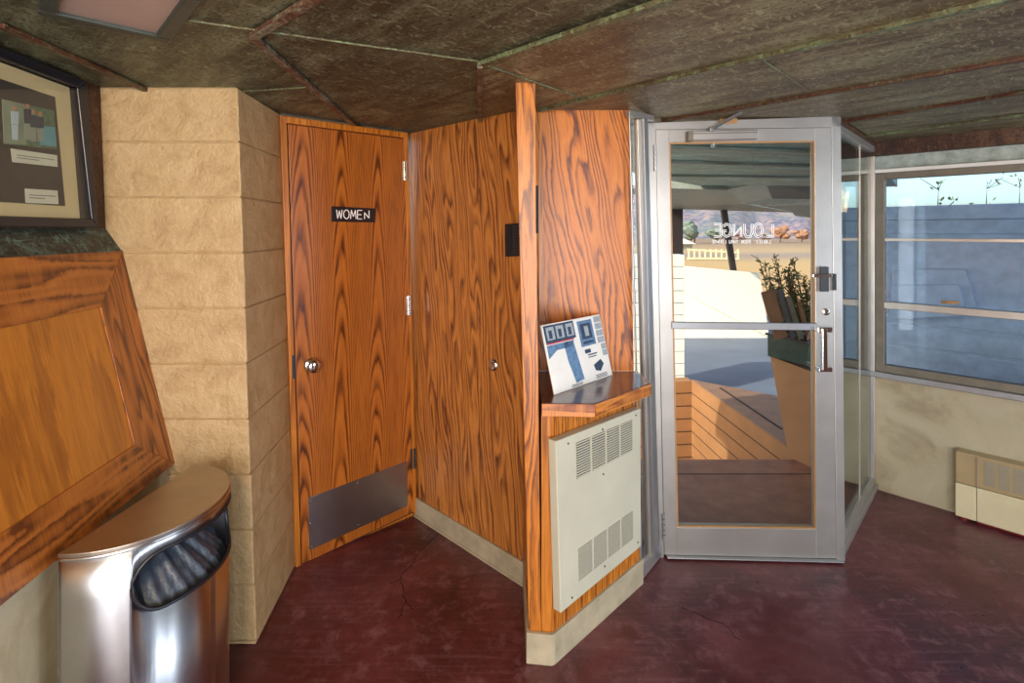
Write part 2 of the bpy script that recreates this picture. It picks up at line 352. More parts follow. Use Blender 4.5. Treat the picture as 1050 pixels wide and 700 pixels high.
def strokes(bm, fr, text, u0, v0, h_, adv, wl_, th, d, mirror=False):
    x = u0
    for ch in text:
        if ch != ' ':
            for pl in GL[ch]:
                pp = [fr.at(x+(-1 if mirror else 1)*a_*wl_, v0+b_*h_, d) for a_, b_ in pl]
                for p, q in zip(pp, pp[1:]): bar(bm, p, q, .0015, th, up=(q-p).cross(fr.n)) 
        x += (-adv if mirror else adv)
    return x

# ------------------------------------------------------------------ plan points
CZ = 2.05
D = V((-.1013, .9949, 0)).normalized()
A0 = (-.94, 1.972); B0 = (-.984, 2.437); C0 = (-.51, 2.87); E0 = (.046, 2.316)
P0 = (.062, 1.90); P1 = (.141, 1.891); P2 = (.553, 2.320)
J0 = (.712, 2.526); DL = (.72, 2.508); DR = (1.535, 2.475); K = (2.13, 3.18)
WD = V((.685, -.728, 0)).normalized()
R1 = (K[0]+WD.x*3.2, K[1]+WD.y*3.2)

# ---- floor
bm = NB(); plan(bm, [(-1.5, -2.0), (R1[0]+.1, -2.0), (R1[0]+.1, R1[1]), (2.2, 3.25), (1.95, 3.56), (.75, 3.56), (.7, 2.6), (-.3, 3.1), (-1.5, 2.5)], -.12, 0)
floor = struct(build('floor', bm, M['floor']), 'maroon polished concrete floor with cracks', 'floor')
# floor outside the door sits on the same slab, weathered brown
bm = NB(); plan(bm, [(.72, 2.56), (1.50, 2.56), (2.0, 3.1), (2.0, 3.56), (.5, 3.56), (.5, 2.75)], .001, .006)
struct(build('terrace', bm, M['terrace']), 'brown concrete landing outside the glass door', 'landing')
bm = NB(); plan(bm, [(.5, 3.34), (2.0, 3.34), (2.0, 3.352), (.5, 3.352)], .004, .0068)
struct(build('trim_1', bm, M['groove']), 'dark joint across the brown landing', 'joint')

for cr in ([(451, 547), (430, 566), (411, 592), (416, 615), (407, 639)], [(411, 592), (398, 600)], [(416, 615), (424, 628)], [(700, 622), (742, 640), (764, 662)]):
    bm = NB(); P_ = []
    for (a_, b_), (c_, d_) in zip(cr, cr[1:]):
        for k in range(5): p = G(a_+(c_-a_)*k/5, b_+(d_-b_)*k/5); P_.append(p+V((random.uniform(-.008, .008), random.uniform(-.006, .006), .0006)))
    for p, q_ in zip(P_, P_[1:]): bar(bm, p, q_, random.uniform(.001, .003), .0008)
    build('crack', bm, M['dark'], floor)
# ---- ceiling
CF = Fr((0, 0, CZ), (1, 0, 0), (0, -1, 0), (0, 0, -1))   # n points down into the room
bm = NB(); plan(bm, [(-1.75, -2.1), (R1[0]+.2, -2.1), (R1[0]+.2, R1[1]), (2.25, 3.3), (1.55, 2.6), (.72, 2.6), (.2, 2.7), (-.5, 3.05), (-1.75, 2.6)], CZ, CZ+.12)
ceil = struct(build('ceiling', bm, M['ceil']), 'dark green patinated copper sheet ceiling with battens', 'ceiling')
c0 = CF.P(492, 62); c1 = CF.P(492, 121); c2 = CF.P(672, 0); far = c0+(c2-c0)*7.0
bm = NB(); plan(bm, [(c1.x, c1.y+.1), (c0.x, c0.y), (far.x, far.y), (R1[0]+.1, -2.0), (R1[0]+.1, R1[1]), (2.2, 3.27), (1.56, 2.56), (.72, 2.56)], CZ-.004, CZ+.02)
o = build('copper_sheet', bm, M['ceil_r'], ceil); o['label'] = 'browner copper sheets over the glass door side'
def batten(p, q, w_=.022, h_=.012, mat='bat', name='batten', ext=0):
    a_, b_ = CF.P(*p, 0), CF.P(*q, 0); d_ = (b_-a_); b_ = b_+d_*ext
    a_.z = b_.z = CZ-h_/2-.003
    bm = NB(); bar(bm, a_, b_, w_, h_); return build(name, bm, M[mat], ceil, .002)
batten((0, 22), (157, 93), .02, .014, 'bat_r', ext=0)
batten((259, 34), (313, 0), .026, .014, 'bat', ext=3)
batten((259, 34), (369, 131), .022, .014, 'bat')
batten((492, 62), (492, 120), .018, .02, 'bat')
batten((492, 63), (672, 0), .024, .014, 'bat_g', ext=4)
batten((553, 111), (1008, 0), .024, .014, 'bat_g', ext=3)
batten((679, 122), (1050, 57), .022, .014, 'bat_r', ext=2)
batten((863, 123), (1050, 92), .024, .014, 'bat_r', ext=2)
batten((889, 138), (1050, 116), .024, .014, 'bat_g', ext=2)
for p, q in (((185, 17), (259, 28)), ((259, 28), (491, 61)), ((249, 92), (314, 88)), ((495, 64), (602, 101)), ((782, 60), (829, 92)), ((866, 121), (893, 139))):
    batten(p, q, .006, .006, 'bat_g', 'seam')

# ---- block wall
pts = [(-1.62, 1.972), A0, B0, (-1.62, 2.437)]
bm = NB()
z = -.19; k = 0
while z < CZ:
    z0, z1 = max(z, -.0)+.0015, min(z+.204, CZ)-.0015
    if z1 > z0+.01:
        e = random.uniform(-.0015, .0015)
        q_ = lambda zz, e: [V((-1.62, 1.972+e, zz)), V((A0[0]-.071*zz/CZ+e, A0[1]+e, zz)), V((B0[0]-.066*zz/CZ+e, B0[1], zz)), V((-1.62, 2.437, zz))]
        cell(bm, q_(z0, e), q_(z1, e))
    z += .204; k += 1
bw = struct(build('wall_block', bm, M['block'], None, .005), 'painted tan concrete block wall with a sharp corner', 'wall')
bm = NB(); cell(bm, [V((-1.6, 1.978, 0)), V((A0[0]-.006, A0[1]+.006, 0)), V((B0[0]-.006, B0[1], 0)), V((-1.6, 2.43, 0))], [V((-1.6, 1.978, CZ)), V((A0[0]-.077, A0[1]+.006, CZ)), V((B0[0]-.072, B0[1], CZ)), V((-1.6, 2.43, CZ))])
build('mortar_joint', bm, M['block'], bw)
bm = NB(); FB = wallframe((-1.6, 1.972), A0); F2 = wallframe(A0, B0)
for zz, px in ((1.755, 142), (1.555, 150), (1.35, 120), (1.145, 175), (.94, 160)):
    pass
bm.free()

# ---- women's door
FW = wallframe(B0, C0)
bm = NB(); ppx(bm, FW, [(287, 118), (418, 136), (428, 528), (303, 583)], -.06, -.012)
fr1 = struct(build('trim_2', bm, M['trimw'], None, .002), 'light oak frame around the women door', 'door frame')
bm = NB()
ppx(bm, FW, [(287.5, 118.5), (294, 126), (309, 580), (303.5, 583)], -.012, .012)
ppx(bm, FW, [(287.5, 118.5), (417.5, 136.5), (414.6, 141.3), (294, 126)], -.012, .012)
ppx(bm, FW, [(414.6, 141.3), (418, 136.5), (427.5, 524.5), (424.8, 526)], -.012, .012)
build('door_jamb', bm, M['trimw'], fr1, .002)
bm = NB(); ppx(bm, FW, [(295.3, 127.2), (413.8, 142.4), (424, 524.5), (310, 578.5)], -.035, .002)
door1 = struct(build('door_1', bm, M['oak'], None, .002), 'oak veneer door with WOMEN sign and steel kick plate', 'door')
bm = NB(); ppx(bm, FW, [(294.3, 126.2), (414.6, 141.6), (424.6, 525), (309, 579.6)], -.036, -.006); build('door_gap', bm, M['dark'], fr1)
bm = NB(); ppx(bm, FW, [(316.2, 510.5), (417.4, 472.5), (418, 518.5), (317.1, 564.2)], .002, .0045)
kp = build('kick_plate', bm, M['kick'], door1, .0008)
bm = NB()
SCR = [(319, 513), (366.5, 495), (414.5, 477.5), (415.5, 515.5), (367.5, 538), (320, 560), (318.5, 536), (415, 497)]
bm.free()
for x, y in SCR:
    bm = NB(); p = FW.P(x, y, .0045); lathe(bm, p, FW.n, [(.003, 0), (.0025, .0012), (.001, .0018)], 8); build('screw', bm, M['chrome'], kp)
bm = NB(); ppx(bm, FW, [(339.9, 211.3), (384.9, 213.6), (384.9, 228), (339.9, 227.2)], .002, .006)
sg = build('door_sign', bm, M['signb'], door1, .001); sg['label'] = 'black plate reading WOMEN'
u0, v0 = FW.uv(345.5, 222.8, .007); u1, _ = FW.uv(380, 222.8, .007); hh = FW.uv(346, 214.9, .007)[1]-FW.uv(346, 224, .007)[1]
bm = NB(); adv = (u1-u0)/4.9; v0 = FW.uv(345, 224, .007)[1]
strokes(bm, FW, 'WOMEN', u0-.002, v0, hh, adv, adv*.8, .0042, .0068); build('lettering', bm, M['whitelet'], sg)
bm = NB(); p = FW.P(319, 374, .002); lathe(bm, p, FW.n, [(.033, 0), (.033, .004), (.026, .008), (.015, .010), (.014, .018), (.022, .022), (.030, .029), (.0315, .038), (.028, .046), (.016, .050), (.003, .051)], 28)
build('door_knob', bm, M['chrome'], door1, 0, True)
for (ya, yb, xx) in ((165, 185, 416.3), (303, 323, 420.3), (459.6, 480, 425)):
    bm = NB(); p = FW.P(xx, ya, .016); q = FW.P(xx+.4, yb, .016)
    for i in range(5):
        a_ = p.lerp(q, i/5+.01); b_ = p.lerp(q, (i+1)/5-.01); tube(bm, [a_, b_], .0062, 10)
    bar(bm, p.lerp(q, .01)+V((-.012, -.002, 0)), p.lerp(q, .99)+V((-.012, -.002, 0)), .02, .002, up=FW.n)
    build('hinge', bm, M['chrome' if ya < 400 else 'charcoal'], door1)
bm = NB(); ppx(bm, FW, [(299.5, 364), (302.5, 364.4), (303.3, 388), (300.3, 388)], .012, .0135); build('strike_plate', bm, M['charcoal'], fr1)

# ---- plywood alcove wall
FA = wallframe(C0, E0)
bm = NB(); pris(bm, FA, [(FA.uv(428, 528)[0]-.003, 0), FA.uv(541, 600)[:1]+(0,), (FA.uv(541, 300)[0]+.02, CZ), (FA.uv(417, 136)[0]-.012, CZ)], -.06, .0)
wa = struct(build('wall_alcove', bm, M['fir']), 'fir plywood wall between women door and post', 'wall')
bm = NB(); u = FA.uv(541, 600)[0]
box(bm, FA, .0, u, 0, .1, 0, .014); box(bm, FA, 0, u, 0, .012, .014, .02)
struct(build('baseboard_alcove', bm, M['cream'], None, .003), 'cream baseboard below the plywood wall', 'baseboard')
bm = NB(); p = FA.P(506, 374, 0); lathe(bm, p, FA.n, [(.029, 0), (.029, .004), (.023, .007), (.021, .010), (.014, .0105), (.012, .008), (.003, .008)], 24)
tag(build('round_lock', bm, M['chrome'], None, 0, True), 'round metal lock set flush in the plywood wall', 'lock')
t = thing('wall_alarm', 'small black slotted box on the plywood wall beside the post', 'alarm box', FA.P(525, 262, .0))
bm = NB(); ppx(bm, FA, [(517.3, 229.8), (531.5, 228.8), (531.8, 262.3), (517.6, 263)], .0, .03); build('housing', bm, M['black'], t, .004)
bm = NB()
for i in range(9):
    y = 232+i*3.4; ppx(bm, FA, [(525.5, y), (530.5, y), (530.5, y+1.3), (525.5, y+1.3)], .03, .033)
build('louver', bm, M['charcoal'], t)
bm = NB(); ppx(bm, FA, [(519.2, 233), (524, 233), (524, 259.5), (519.2, 259.5)], .03, .032); build('cover', bm, M['black'], t, .001)

# ---- post and partition with niche
BK = 2.33
FP = wallframe(P0, (P1[0], P1[1]))
FH = wallframe(P1, P2)
zs = .914
FPY = Fr((0, 1.90, 0), (1, 0, 0), (0, 0, 1))
# post, full height (its edges lean a touch like the photo's)
bm = NB()
lo = [(.062, 1.90), (.104, 1.896), (.104, 1.99), (.066, 2.33), (.046, 2.33)]
hi = [(.012, 1.90), (.082, 1.896), (.082, 1.99), (.066, 2.33), (.046, 2.33)]
cell(bm, [V((x, y, .0)) for x, y in lo], [V((x, y, CZ)) for x, y in hi])
post = struct(build('wall_post', bm, M['postw'], None, .002), 'narrow oak post end standing floor to ceiling', 'post')
bm = NB(); ppx(bm, Fr((0, 1.893, 0), (1, 0, 0), (0, 0, 1)), [(549.4, 190), (552.0, 190), (552.2, 239), (549.6, 239)], -.02, .003)
build('slot_strip', bm, M['dark'], post)
# lower angled body
bm = NB(); plan(bm, [(.104, 1.8975), P1, P2, (.553, 2.37), (.05, 2.37), (.066, 2.331), (.1045, 1.992)], .0, zs-.045)
part = struct(build('wall_partition', bm, M['trimw']), 'oak faced partition base that holds the wall heater', 'wall')
bm = NB(); box(bm, FH, .012, .5*1.15, .10, zs-.05, 0, .004); build('face_veneer', bm, M['postw'], part)
# upper back panel of the niche
BF = Fr((0, BK, 0), (1, 0, 0), (0, 0, 1))
bm = NB(); pris(bm, BF, [(.066, zs), BF.uv(650, 380)[:1]+(zs,), BF.uv(645, 111)[:1]+(CZ,), (.066, CZ)], -.04, 0)
struct(build('wall_niche', bm, M['fir_b']), 'bold grained plywood panel above the shelf', 'wall')
bm = NB(); ppx(bm, BF, [(551, 113), (556, 113), (558, 330), (553, 330)], 0, .01); build('edge_strip', bm, M['trimw'], part)
# base boards
bm = NB()
ba = [(.046, 2.31), (.050, 1.885), (.138, 1.874), (.151, 1.880), (.568, 2.313), (.556, 2.327), P1, (.062, 1.9), (.056, 2.31)]
def off(): pass
cell(bm, [V((x, y, 0)) for x, y in ba], [V((x, y, .108)) for x, y in ba])
struct(build('baseboard_partition', bm, M['cream'], None, .003), 'cream baseboard wrapping the post and partition', 'baseboard')
# shelf
sh = thing('wall_shelf', 'dark topped wooden shelf with oak edge above the wall heater', 'shelf', (.3, 2.1, zs-.02))
pl = [(.105, 1.893), (.291, 1.886), (.548, 2.137), (.535, 2.329), (.105, 2.329)]
bm = NB(); plan(bm, pl, zs-.035, zs); build('shelf_board', bm, M['shelfw'], sh, .0015)
bm = NB()
for p, q in ((pl[0], pl[1]), (pl[1], pl[2]), (pl[2], pl[3])):
    fr_ = wallframe(p, q); L_ = (V(q)-V(p)).length; box(bm, fr_, 0, L_, zs-.045, zs-.001, 0, .008)
build('edge_banding', bm, M['edgew'], sh, .001)

# ---- convector on the partition
T0 = .04
t = thing('wall_convector', 'cream metal wall heater with louvered panels below the shelf', 'heater', FH.at(.3, .2, 0))
q = [FH.uv(570, 452.5, T0), FH.uv(657, 418.5, T0), FH.uv(657.5, 560, T0), FH.uv(575, 629, T0)]
bm = NB(); pris(bm, FH, q, .0045, T0); build('cover', bm, M['enamel'], t, .004)
def bil(q, a_, b_):
    x = (1-b_)*((1-a_)*q[0][0]+a_*q[1][0])+b_*((1-a_)*q[3][0]+a_*q[2][0]); y = (1-b_)*((1-a_)*q[0][1]+a_*q[1][1])+b_*((1-a_)*q[3][1]+a_*q[2][1]); return (x, y)
for (b0, b1) in ((.055, .275), (.70, .90)):
    for g in range(4):
        a0 = .20+g*.175; bm = NB(); nb = 14
        pris(bm, FH, [bil(q, a0, b0), bil(q, a0+.15, b0), bil(q, a0+.15, b1), bil(q, a0, b1)], T0, T0+.0005)
        gr = build('louver_panel', bm, M['charcoal'], t); bm = NB()
        for i in range(nb):
            c_ = b0+(b1-b0)*(i+.15)/nb; d_ = b0+(b1-b0)*(i+.62)/nb
            pris(bm, FH, [bil(q, a0, c_), bil(q, a0+.15, c_), bil(q, a0+.15, d_), bil(q, a0, d_)], T0+.0005, T0+.004)
        build('slat', bm, M['enamel'], gr)
for a_, b_ in ((.12, .04), (.93, .035), (.5, .04), (.5, .33), (.12, .96), (.95, .95), (.5, .93)):
    bm = NB(); u, v = bil(q, a_, b_); lathe(bm, FH.at(u, v, T0), FH.n, [(.0042, 0), (.0036, .002), (.001, .0026)], 10); build('screw', bm, M['charcoal'], t)

# ---- brochure stand on the shelf
BL = V((.159, 1.984, zs+.001)); BR = V((.425, 2.262, zs+.001)); up = V((-.049, .040, .250))
FBk = Fr(BL, BR-BL, up); Wd = (BR-BL).length; Hh = up.length; FBk.n = FBk.a.cross(FBk.b)
t = thing('display_book', 'open booklet of blue prints and photographs leaning on the shelf', 'booklet', BL)
bm = NB(); box(bm, FBk, 0, Wd, 0, Hh, -.008, 0); build('pages', bm, M['white'], t, .003)
mats = {'b1': plain('print_blue', s2l(96, 132, 168), .6, 0, .25, 60), 'b2': plain('print_navy', s2l(46, 66, 92), .6, 0, .3, 80), 'gy': plain('print_grey', s2l(160, 170, 176), .6, 0, .15, 60),
        'rd': plain('print_red', s2l(196, 60, 70), .6), 'wh': plain('print_cream', s2l(232, 228, 212), .6, 0, .03)}
def patch(name, polys, mt, d=.0008):
    bm = NB()
    for pg in polys: pris(bm, FBk, [(a_*Wd, b_*Hh) for a_, b_ in pg], 0, d)
    return build(name, bm, mats[mt], t)
R = lambda a, b, c, d: [(a, c), (b, c), (b, d), (a, d)]
patch('print_panel', [R(.02, .50, .72, .98)], 'b2')
patch('print_rule', [R(.02, .46, .70, .72)], 'rd', .001)
for a in (.05, .2, .36): 
    o = patch('photograph', [R(a, a+.12, .76, .95)], 'gy', .0014)
for a in (.08, .23, .39): patch('figure_print', [R(a, a+.05, .78, .9)], 'b2', .002)
patch('tinted_print', [[(.02, .50), (.02, .69), (.46, .69), (.40, .60), (.16, .60)], [(.28, .69), (.44, .69), (.50, .08), (.36, .06), (.30, .4)]], 'b1')
patch('framed_print', [R(.56, .82, .55, .95)], 'b1')
patch('portrait_print', [R(.60, .78, .66, .90), R(.60, .78, .585, .625)], 'b2', .0014)
patch('portrait_light', [R(.66, .73, .70, .86)], 'gy', .0018)
patch('emblem_print', [[(.70, .24), (.84, .30), (.88, .22), (.80, .12), (.72, .15)]], 'b2')
for rr in [R(.60, .70, .44, .50), R(.64, .80, .40, .42), R(.64, .78, .365, .38)]+[R(.70, .90, .07-.022*i, .08-.022*i) for i in range(3)]+[R(.28, .46, .02+.02*i, .03+.02*i) for i in range(2)]: patch('text_line', [rr], 'b2')
patch('wall_print', [R(.86, .985, .55+.11*i, .645+.11*i) for i in range(4)]+[R(.90, .985, .34+.1*i, .43+.1*i) for i in range(2)], 'gy')

# ---- sidelight between partition and door
FS = wallframe(P2, J0)
def alu(name, frm, polys, parent=None, mat='alu', bev=.002, **k):
    bm = NB()
    for pg, a_, b_ in polys: ppx(bm, frm, pg, a_, b_)
    return build(name, bm, M[mat], parent, bev)
w2 = struct(alu('window_1', FS, [([(645.5, 113), (647, 113.5), (659, 594), (657.5, 597)], -.004, .002), ([(654, 122), (660.5, 123), (672.5, 574), (667, 582)], -.012, .0),
        ([(657, 597), (679, 569), (678.5, 557), (656.5, 582)], -.012, .006), ([(646, 113), (671, 118), (671, 124), (646, 119)], -.012, .006)]), 'narrow aluminium framed sidelight between partition and glass door', 'window')
bm = NB(); ppx(bm, FS, [(647, 117), (660, 119), (670, 565), (658, 580)], -.014, -.010); build('pane', bm, M['glass'], w2)
w2b = alu('mullion', FS, [([(660, 121), (664.5, 122), (676, 570), (671.5, 574)], -.03, .018)], w2, 'alu_d')

# ---- glass door and its frame
FD = wallframe(DL, DR)
dfr = struct(alu('trim_3', FD, [([(664, 125.5), (672, 125.5), (681, 571), (676.5, 575)], -.06, .01),
    ([(664, 125.7), (862.3, 118.8), (862.3, 130.3), (671, 133)], -.06, .01), ([(852.3, 119.5), (862.3, 118.8), (866.8, 575), (858, 575)], -.06, .01)]), 'aluminium frame around the glass door', 'door frame')
bm = NB(); box(bm, FD, 0, .80, 0.0065, .012, -.07, .03); build('threshold', bm, M['alu_d'], dfr, .002)
GLP = [(686, 146), (835.5, 144), (837, 542.5), (694, 540.5)]
O = [(672.3, 133.2), (852, 130.7), (857.6, 572.5), (681.4, 568.6)]
sd = .008
def ring_door():
    return [([O[0], (686, 133.0), GLP[0], GLP[3], (694, 568.8), O[3]], -.036, sd), ([(835.5, 131), O[1], O[2], (837, 572.2), GLP[2], GLP[1]], -.036, sd),
            ([(686, 133.0), (835.5, 131), GLP[1], GLP[0]], -.036, sd), ([GLP[3], GLP[2], (837, 572.2), (694, 568.8)], -.036, sd)]
door2 = struct(alu('door_2', FD, ring_door(), None, 'alu', .0015), 'aluminium framed glass door with reversed LOUNGE lettering', 'door')
bm = NB(); ppx(bm, FD, [(684.5, 144.5), (837, 142.5), (838.5, 544), (692.5, 542)], -.018, -.012); pane = build('pane', bm, M['glass'], door2)
# bead
bm = NB(); wpx = 1.6
ppx(bm, FD, [GLP[0], GLP[1], (GLP[1][0]-wpx, GLP[1][1]+wpx), (GLP[0][0]+wpx, GLP[0][1]+wpx)], -.012, .004)
ppx(bm, FD, [GLP[1], GLP[2], (GLP[2][0]-wpx, GLP[2][1]-wpx), (GLP[1][0]-wpx, GLP[1][1]+wpx)], -.012, .004)
ppx(bm, FD, [GLP[0], GLP[3], (GLP[3][0]+wpx, GLP[3][1]-wpx), (GLP[0][0]+wpx, GLP[0][1]+wpx)], -.012, .004)
ppx(bm, FD, [GLP[3], GLP[2], (GLP[2][0]-wpx, GLP[2][1]-wpx), (GLP[3][0]+wpx, GLP[3][1]-wpx)], -.012, .004)
build('glazing_bead', bm, M['bead'], door2)
bm = NB(); ppx(bm, FD, [(689, 330), (838.5, 331.5), (838.5, 338.8), (689, 337.3)], .006, .022); build('push_bar', bm, M['alu_d'], door2, .003)
for x, ya, yb in ((671.5, 148, 176), (680.2, 526, 553)):
    bm = NB(); p = FD.P(x, ya, .016); q_ = FD.P(x+.6, yb, .016)
    for i in range(5): tube(bm, [p.lerp(q_, i/5+.02), p.lerp(q_, (i+1)/5-.02)], .008, 10)
    build('hinge', bm, M['alu_d'], door2)
t = bpy.data.objects.new('door_closer', None)
bm = NB(); ppx(bm, FD, [(707, 134.5), (778, 132.8), (778, 142), (707, 143.7)], .008, .055); cl = build('door_closer', bm, M['alu'], door2, .004)
bm = NB(); ppx(bm, FD, [(710, 136.6), (777, 135), (777, 136), (710, 137.6)], .054, .0565); ppx(bm, FD, [(706, 134), (711, 133.9), (711, 144), (706, 144.2)], .01, .058); build('closer_end', bm, M['alu_dk'], cl); bpy.data.objects.remove(t)
bm = NB(); pv = FD.P(729, 133, .035)
bar(bm, pv+V((0, 0, .0)), FD.P(768, 110, .14), .022, .007); lathe(bm, pv+V((0, 0, -.008)), (0, 0, 1), [(.012, 0), (.012, .018), (.008, .022)], 14)
bar(bm, FD.P(768, 110, .14), FD.P(744, 125, .012), .018, .006); lathe(bm, FD.P(768, 110, .14)+V((0, 0, -.008)), (0, 0, 1), [(.009, 0), (.009, .016)], 12)
build('closer_arm', bm, M['alu_d'], cl, .001)
bm = NB(); ppx(bm, FD, [(738, 121.5), (756, 121), (756, 126.5), (738, 127)], .010, .018); build('arm_bracket', bm, M['bead'], dfr, .001)
bm = NB(); lathe(bm, FD.P(731, 147, .02), (0, 0, -1), [(.009, 0), (.009, .012), (.006, .016)], 12); build('closer_bolt', bm, M['chrome'], cl)
# latch, lock, pull
bm = NB(); ppx(bm, FD, [(842, 273.6), (850, 273.6), (850.3, 299), (842.3, 299)], sd, .026); lt = build('latch', bm, M['charcoal'], door2, .002)
bm = NB(); ppx(bm, FD, [(834, 281), (853.5, 280.6), (853.5, 284), (834, 284.4)], .026, .040); build('lever', bm, M['chrome'], lt, .002)
bm = NB(); ppx(bm, FD, [(854.2, 280.6), (857.6, 280.6), (857.8, 297.6), (854.4, 297.6)], .010, .018); build('strike_plate', bm, M['black'], dfr)
bm = NB(); lathe(bm, FD.P(846.8, 319.6, sd), FD.n, [(.017, 0), (.016, .006), (.011, .008), (.010, .004), (.003, .004)], 20); build('lock_cylinder', bm, M['chrome'], door2)
bm = NB()
ppx(bm, FD, [(843.2, 337), (848.8, 337), (849.2, 380), (843.6, 380)], .035, .050)
ppx(bm, FD, [(839, 335.5), (854, 335.5), (854, 341), (839, 341)], sd, .043); ppx(bm, FD, [(840, 376.5), (854, 376.5), (854, 381.5), (840, 381.5)], sd, .043)
build('pull_handle', bm, M['chrome'], door2, .003)
# lettering on the glass (faces outward, so it reads backwards from inside)
FG = FD
uR, vB = FG.uv(792.5, 242.5, -.011); uL, vT = FG.uv(728.5, 229.5, -.011); hh = vT-vB; tot = uR-uL
bm = NB(); cell_w = tot/6
def outline(bm, ch, x):
    th = .0034
    for sc_, in ((1,),):
        for pl_ in GL[ch]:
            n_ = len(pl_)
            for sgn in (-1, 1):
                pts_ = []
                for i, (a_, b_) in enumerate(pl_):
                    p = V((a_*cell_w*.8, b_*hh)); pa = pl_[max(i-1, 0)]; pb = pl_[min(i+1, n_-1)]
                    if ch == 'O' and i in (0, n_-1): pa, pb = pl_[-2], pl_[1]
                    d_ = V(((pb[0]-pa[0])*cell_w*.8, (pb[1]-pa[1])*hh)); nn = V((-d_.y, d_.x)).normalized()*.0042*sgn; pts_.append(p+nn)
                ww = [FG.at(x-p.x, vB+p.y, -.0112) for p in pts_]
                for p, q_ in zip(ww, ww[1:]): bar(bm, p, q_, .001, th, up=(q_-p).cross(FG.n))
for i, ch in enumerate('LOUNGE'): outline(bm, ch, uR-i*cell_w)
build('lettering', bm, M['whitelet'], pane)
bm = NB(); uR2, vb2 = FG.uv(790, 249.5, -.011); uL2, vt2 = FG.uv(729, 246, -.011); txt = "LADIES' ROOM THRU LOUNGE"; adv = (uR2-uL2)/len(txt)
strokes(bm, FG, txt, uR2, vb2, vt2-vb2, adv, adv*.72, .0024, -.0112, True); build('small_lettering', bm, M['whitelet'], pane)

# ---- side glass right of the door
SG0 = (1.515, 2.515); SGK = K
FSG = wallframe(SG0, SGK); LS = (V(SGK)-V(SG0)).length
w3 = bpy.data.meshes.new('x')
bm = NB(); box(bm, FSG, 0, LS, 0, .035, -.03, .035); box(bm, FSG, 0, LS, .035, .07, -.025, .02); box(bm, FSG, 0, LS, 1.985, 2.02, -.025, .02)
w3 = struct(build('window_2', bm, M['alu'], None, .003), 'tall side glass between the glass door and window wall', 'window')
bm = NB(); box(bm, FSG, 0, LS, .07, 1.985, -.004, .002); build('pane', bm, M['glass_side'], w3)
bm = NB(); u = FSG.uv(881, 400)[0]; box(bm, FSG, u-.003, u+.003, .07, 1.985, .002, .006); build('glass_joint', bm, M['alu'], w3)
bm = NB(); box(bm, FSG, 0, LS, 2.02, CZ, -.03, .025); build('head_trim', bm, M['bat_r'], w3)

# ---- window wall
FR = wallframe((K[0]-WD.x*.19, K[1]-WD.y*.19), R1); off0 = .19
Lw = (V(R1)-V((FR.o.x, FR.o.y))).length
zt, zb = 1.868, .685      # window opening
HW = .075
bm = NB(); box(bm, FR, 0, Lw, 0, zb, -.12, 0)
wr = struct(build('wall_right', bm, M['plaster']), 'stained beige plaster wall below the right window', 'wall')
bm = NB(); box(bm, FR, 0, Lw, 1.962, CZ, -.12, .02); build('copper_header', bm, M['copw'], wr, .003)
bm = NB(); box(bm, FR, off0-.035, off0+.0, zb, 1.962, -.10, .005); box(bm, FR, off0+.0, off0+.02, .06, 1.962, .0, .02)
build('corner_mullion', bm, M['alu'], wr, .003)
bm = NB(); box(bm, FR, 0, Lw, zb-.02, zb+.012, -.05, .025); build('window_sill', bm, M['alu_d'], wr, .003)
# transom
bm = NB(); box(bm, FR, 0, Lw, 1.875, 1.962, -.045, -.03); tr = struct(build('window_3', bm, M['transom']), 'hazy transom strip above the right window', 'window')
bm = NB(); box(bm, FR, 0, Lw, 1.862, 1.882, -.06, .01); build('transom_bar', bm, M['white'], tr, .002)
def window(name, u0, u1, label):
    fw = .045
    bm = NB()
    box(bm, FR, u0, u0+fw, zb+.012, zt-.01, -.05, .0); box(bm, FR, u1-fw, u1, zb+.012, zt-.01, -.05, .0)
    box(bm, FR, u0+fw, u1-fw, zt-.045, zt-.005, -.05, .0); box(bm, FR, u0+fw, u1-fw, zb+.012, zb+.055, -.05, .0)
    w_ = struct(build(name, bm, M['alu_dk'], None, .003), label, 'window')
    zm = 1.092
    bm = NB(); box(bm, FR, u0+fw, u1-fw, zm-.022, zm+.018, -.045, .008); build('meeting_rail', bm, M['alu'], w_, .003)
    bm = NB(); box(bm, FR, u0+fw, u1-fw, 1.462, 1.480, -.035, -.008); build('muntin', bm, M['alu'], w_, .002)
    for a_, b_ in ((zb+.055, zm-.022), (zm+.018, 1.462), (1.480, zt-.045)):
        bm = NB(); box(bm, FR, u0+fw, u1-fw, a_, b_, -.026, -.020); build('pane', bm, M['glass_w'], w_)
    return w_
wA = window('window_4', off0+.02, off0+1.25, 'blue tinted aluminium window right of the side glass')
window('window_5', .0, off0-.035, 'window strip seen through the side glass')
window('window_6', off0+1.27, off0+2.6, 'window further right on the plaster wall')
t_ = NB(); p = FR.P(965, 309.5, .01)
bm = NB(); bar(bm, p, p+FR.a*.075+V((0, 0, .004)), .016, .018, up=FR.n); bar(bm, p+FR.a*.005+FR.n*.01, p+FR.a*.03+FR.n*.028, .008, .008); lathe(bm, p+FR.a*.04, FR.n, [(.008, 0), (.008, .012)], 10)
build('latch', bm, M['bead'], wA, .001)

bm = NB(); box(bm, FR, off0-.3, Lw+.3, CZ, CZ+.12, -1.15, -.121)  # unseen overhang added to keep direct sun off the wing wall
struct(build('sunshade', bm, M['ceil_r']), 'copper eaves added out of view to keep sun off the wing', 'sunshade')
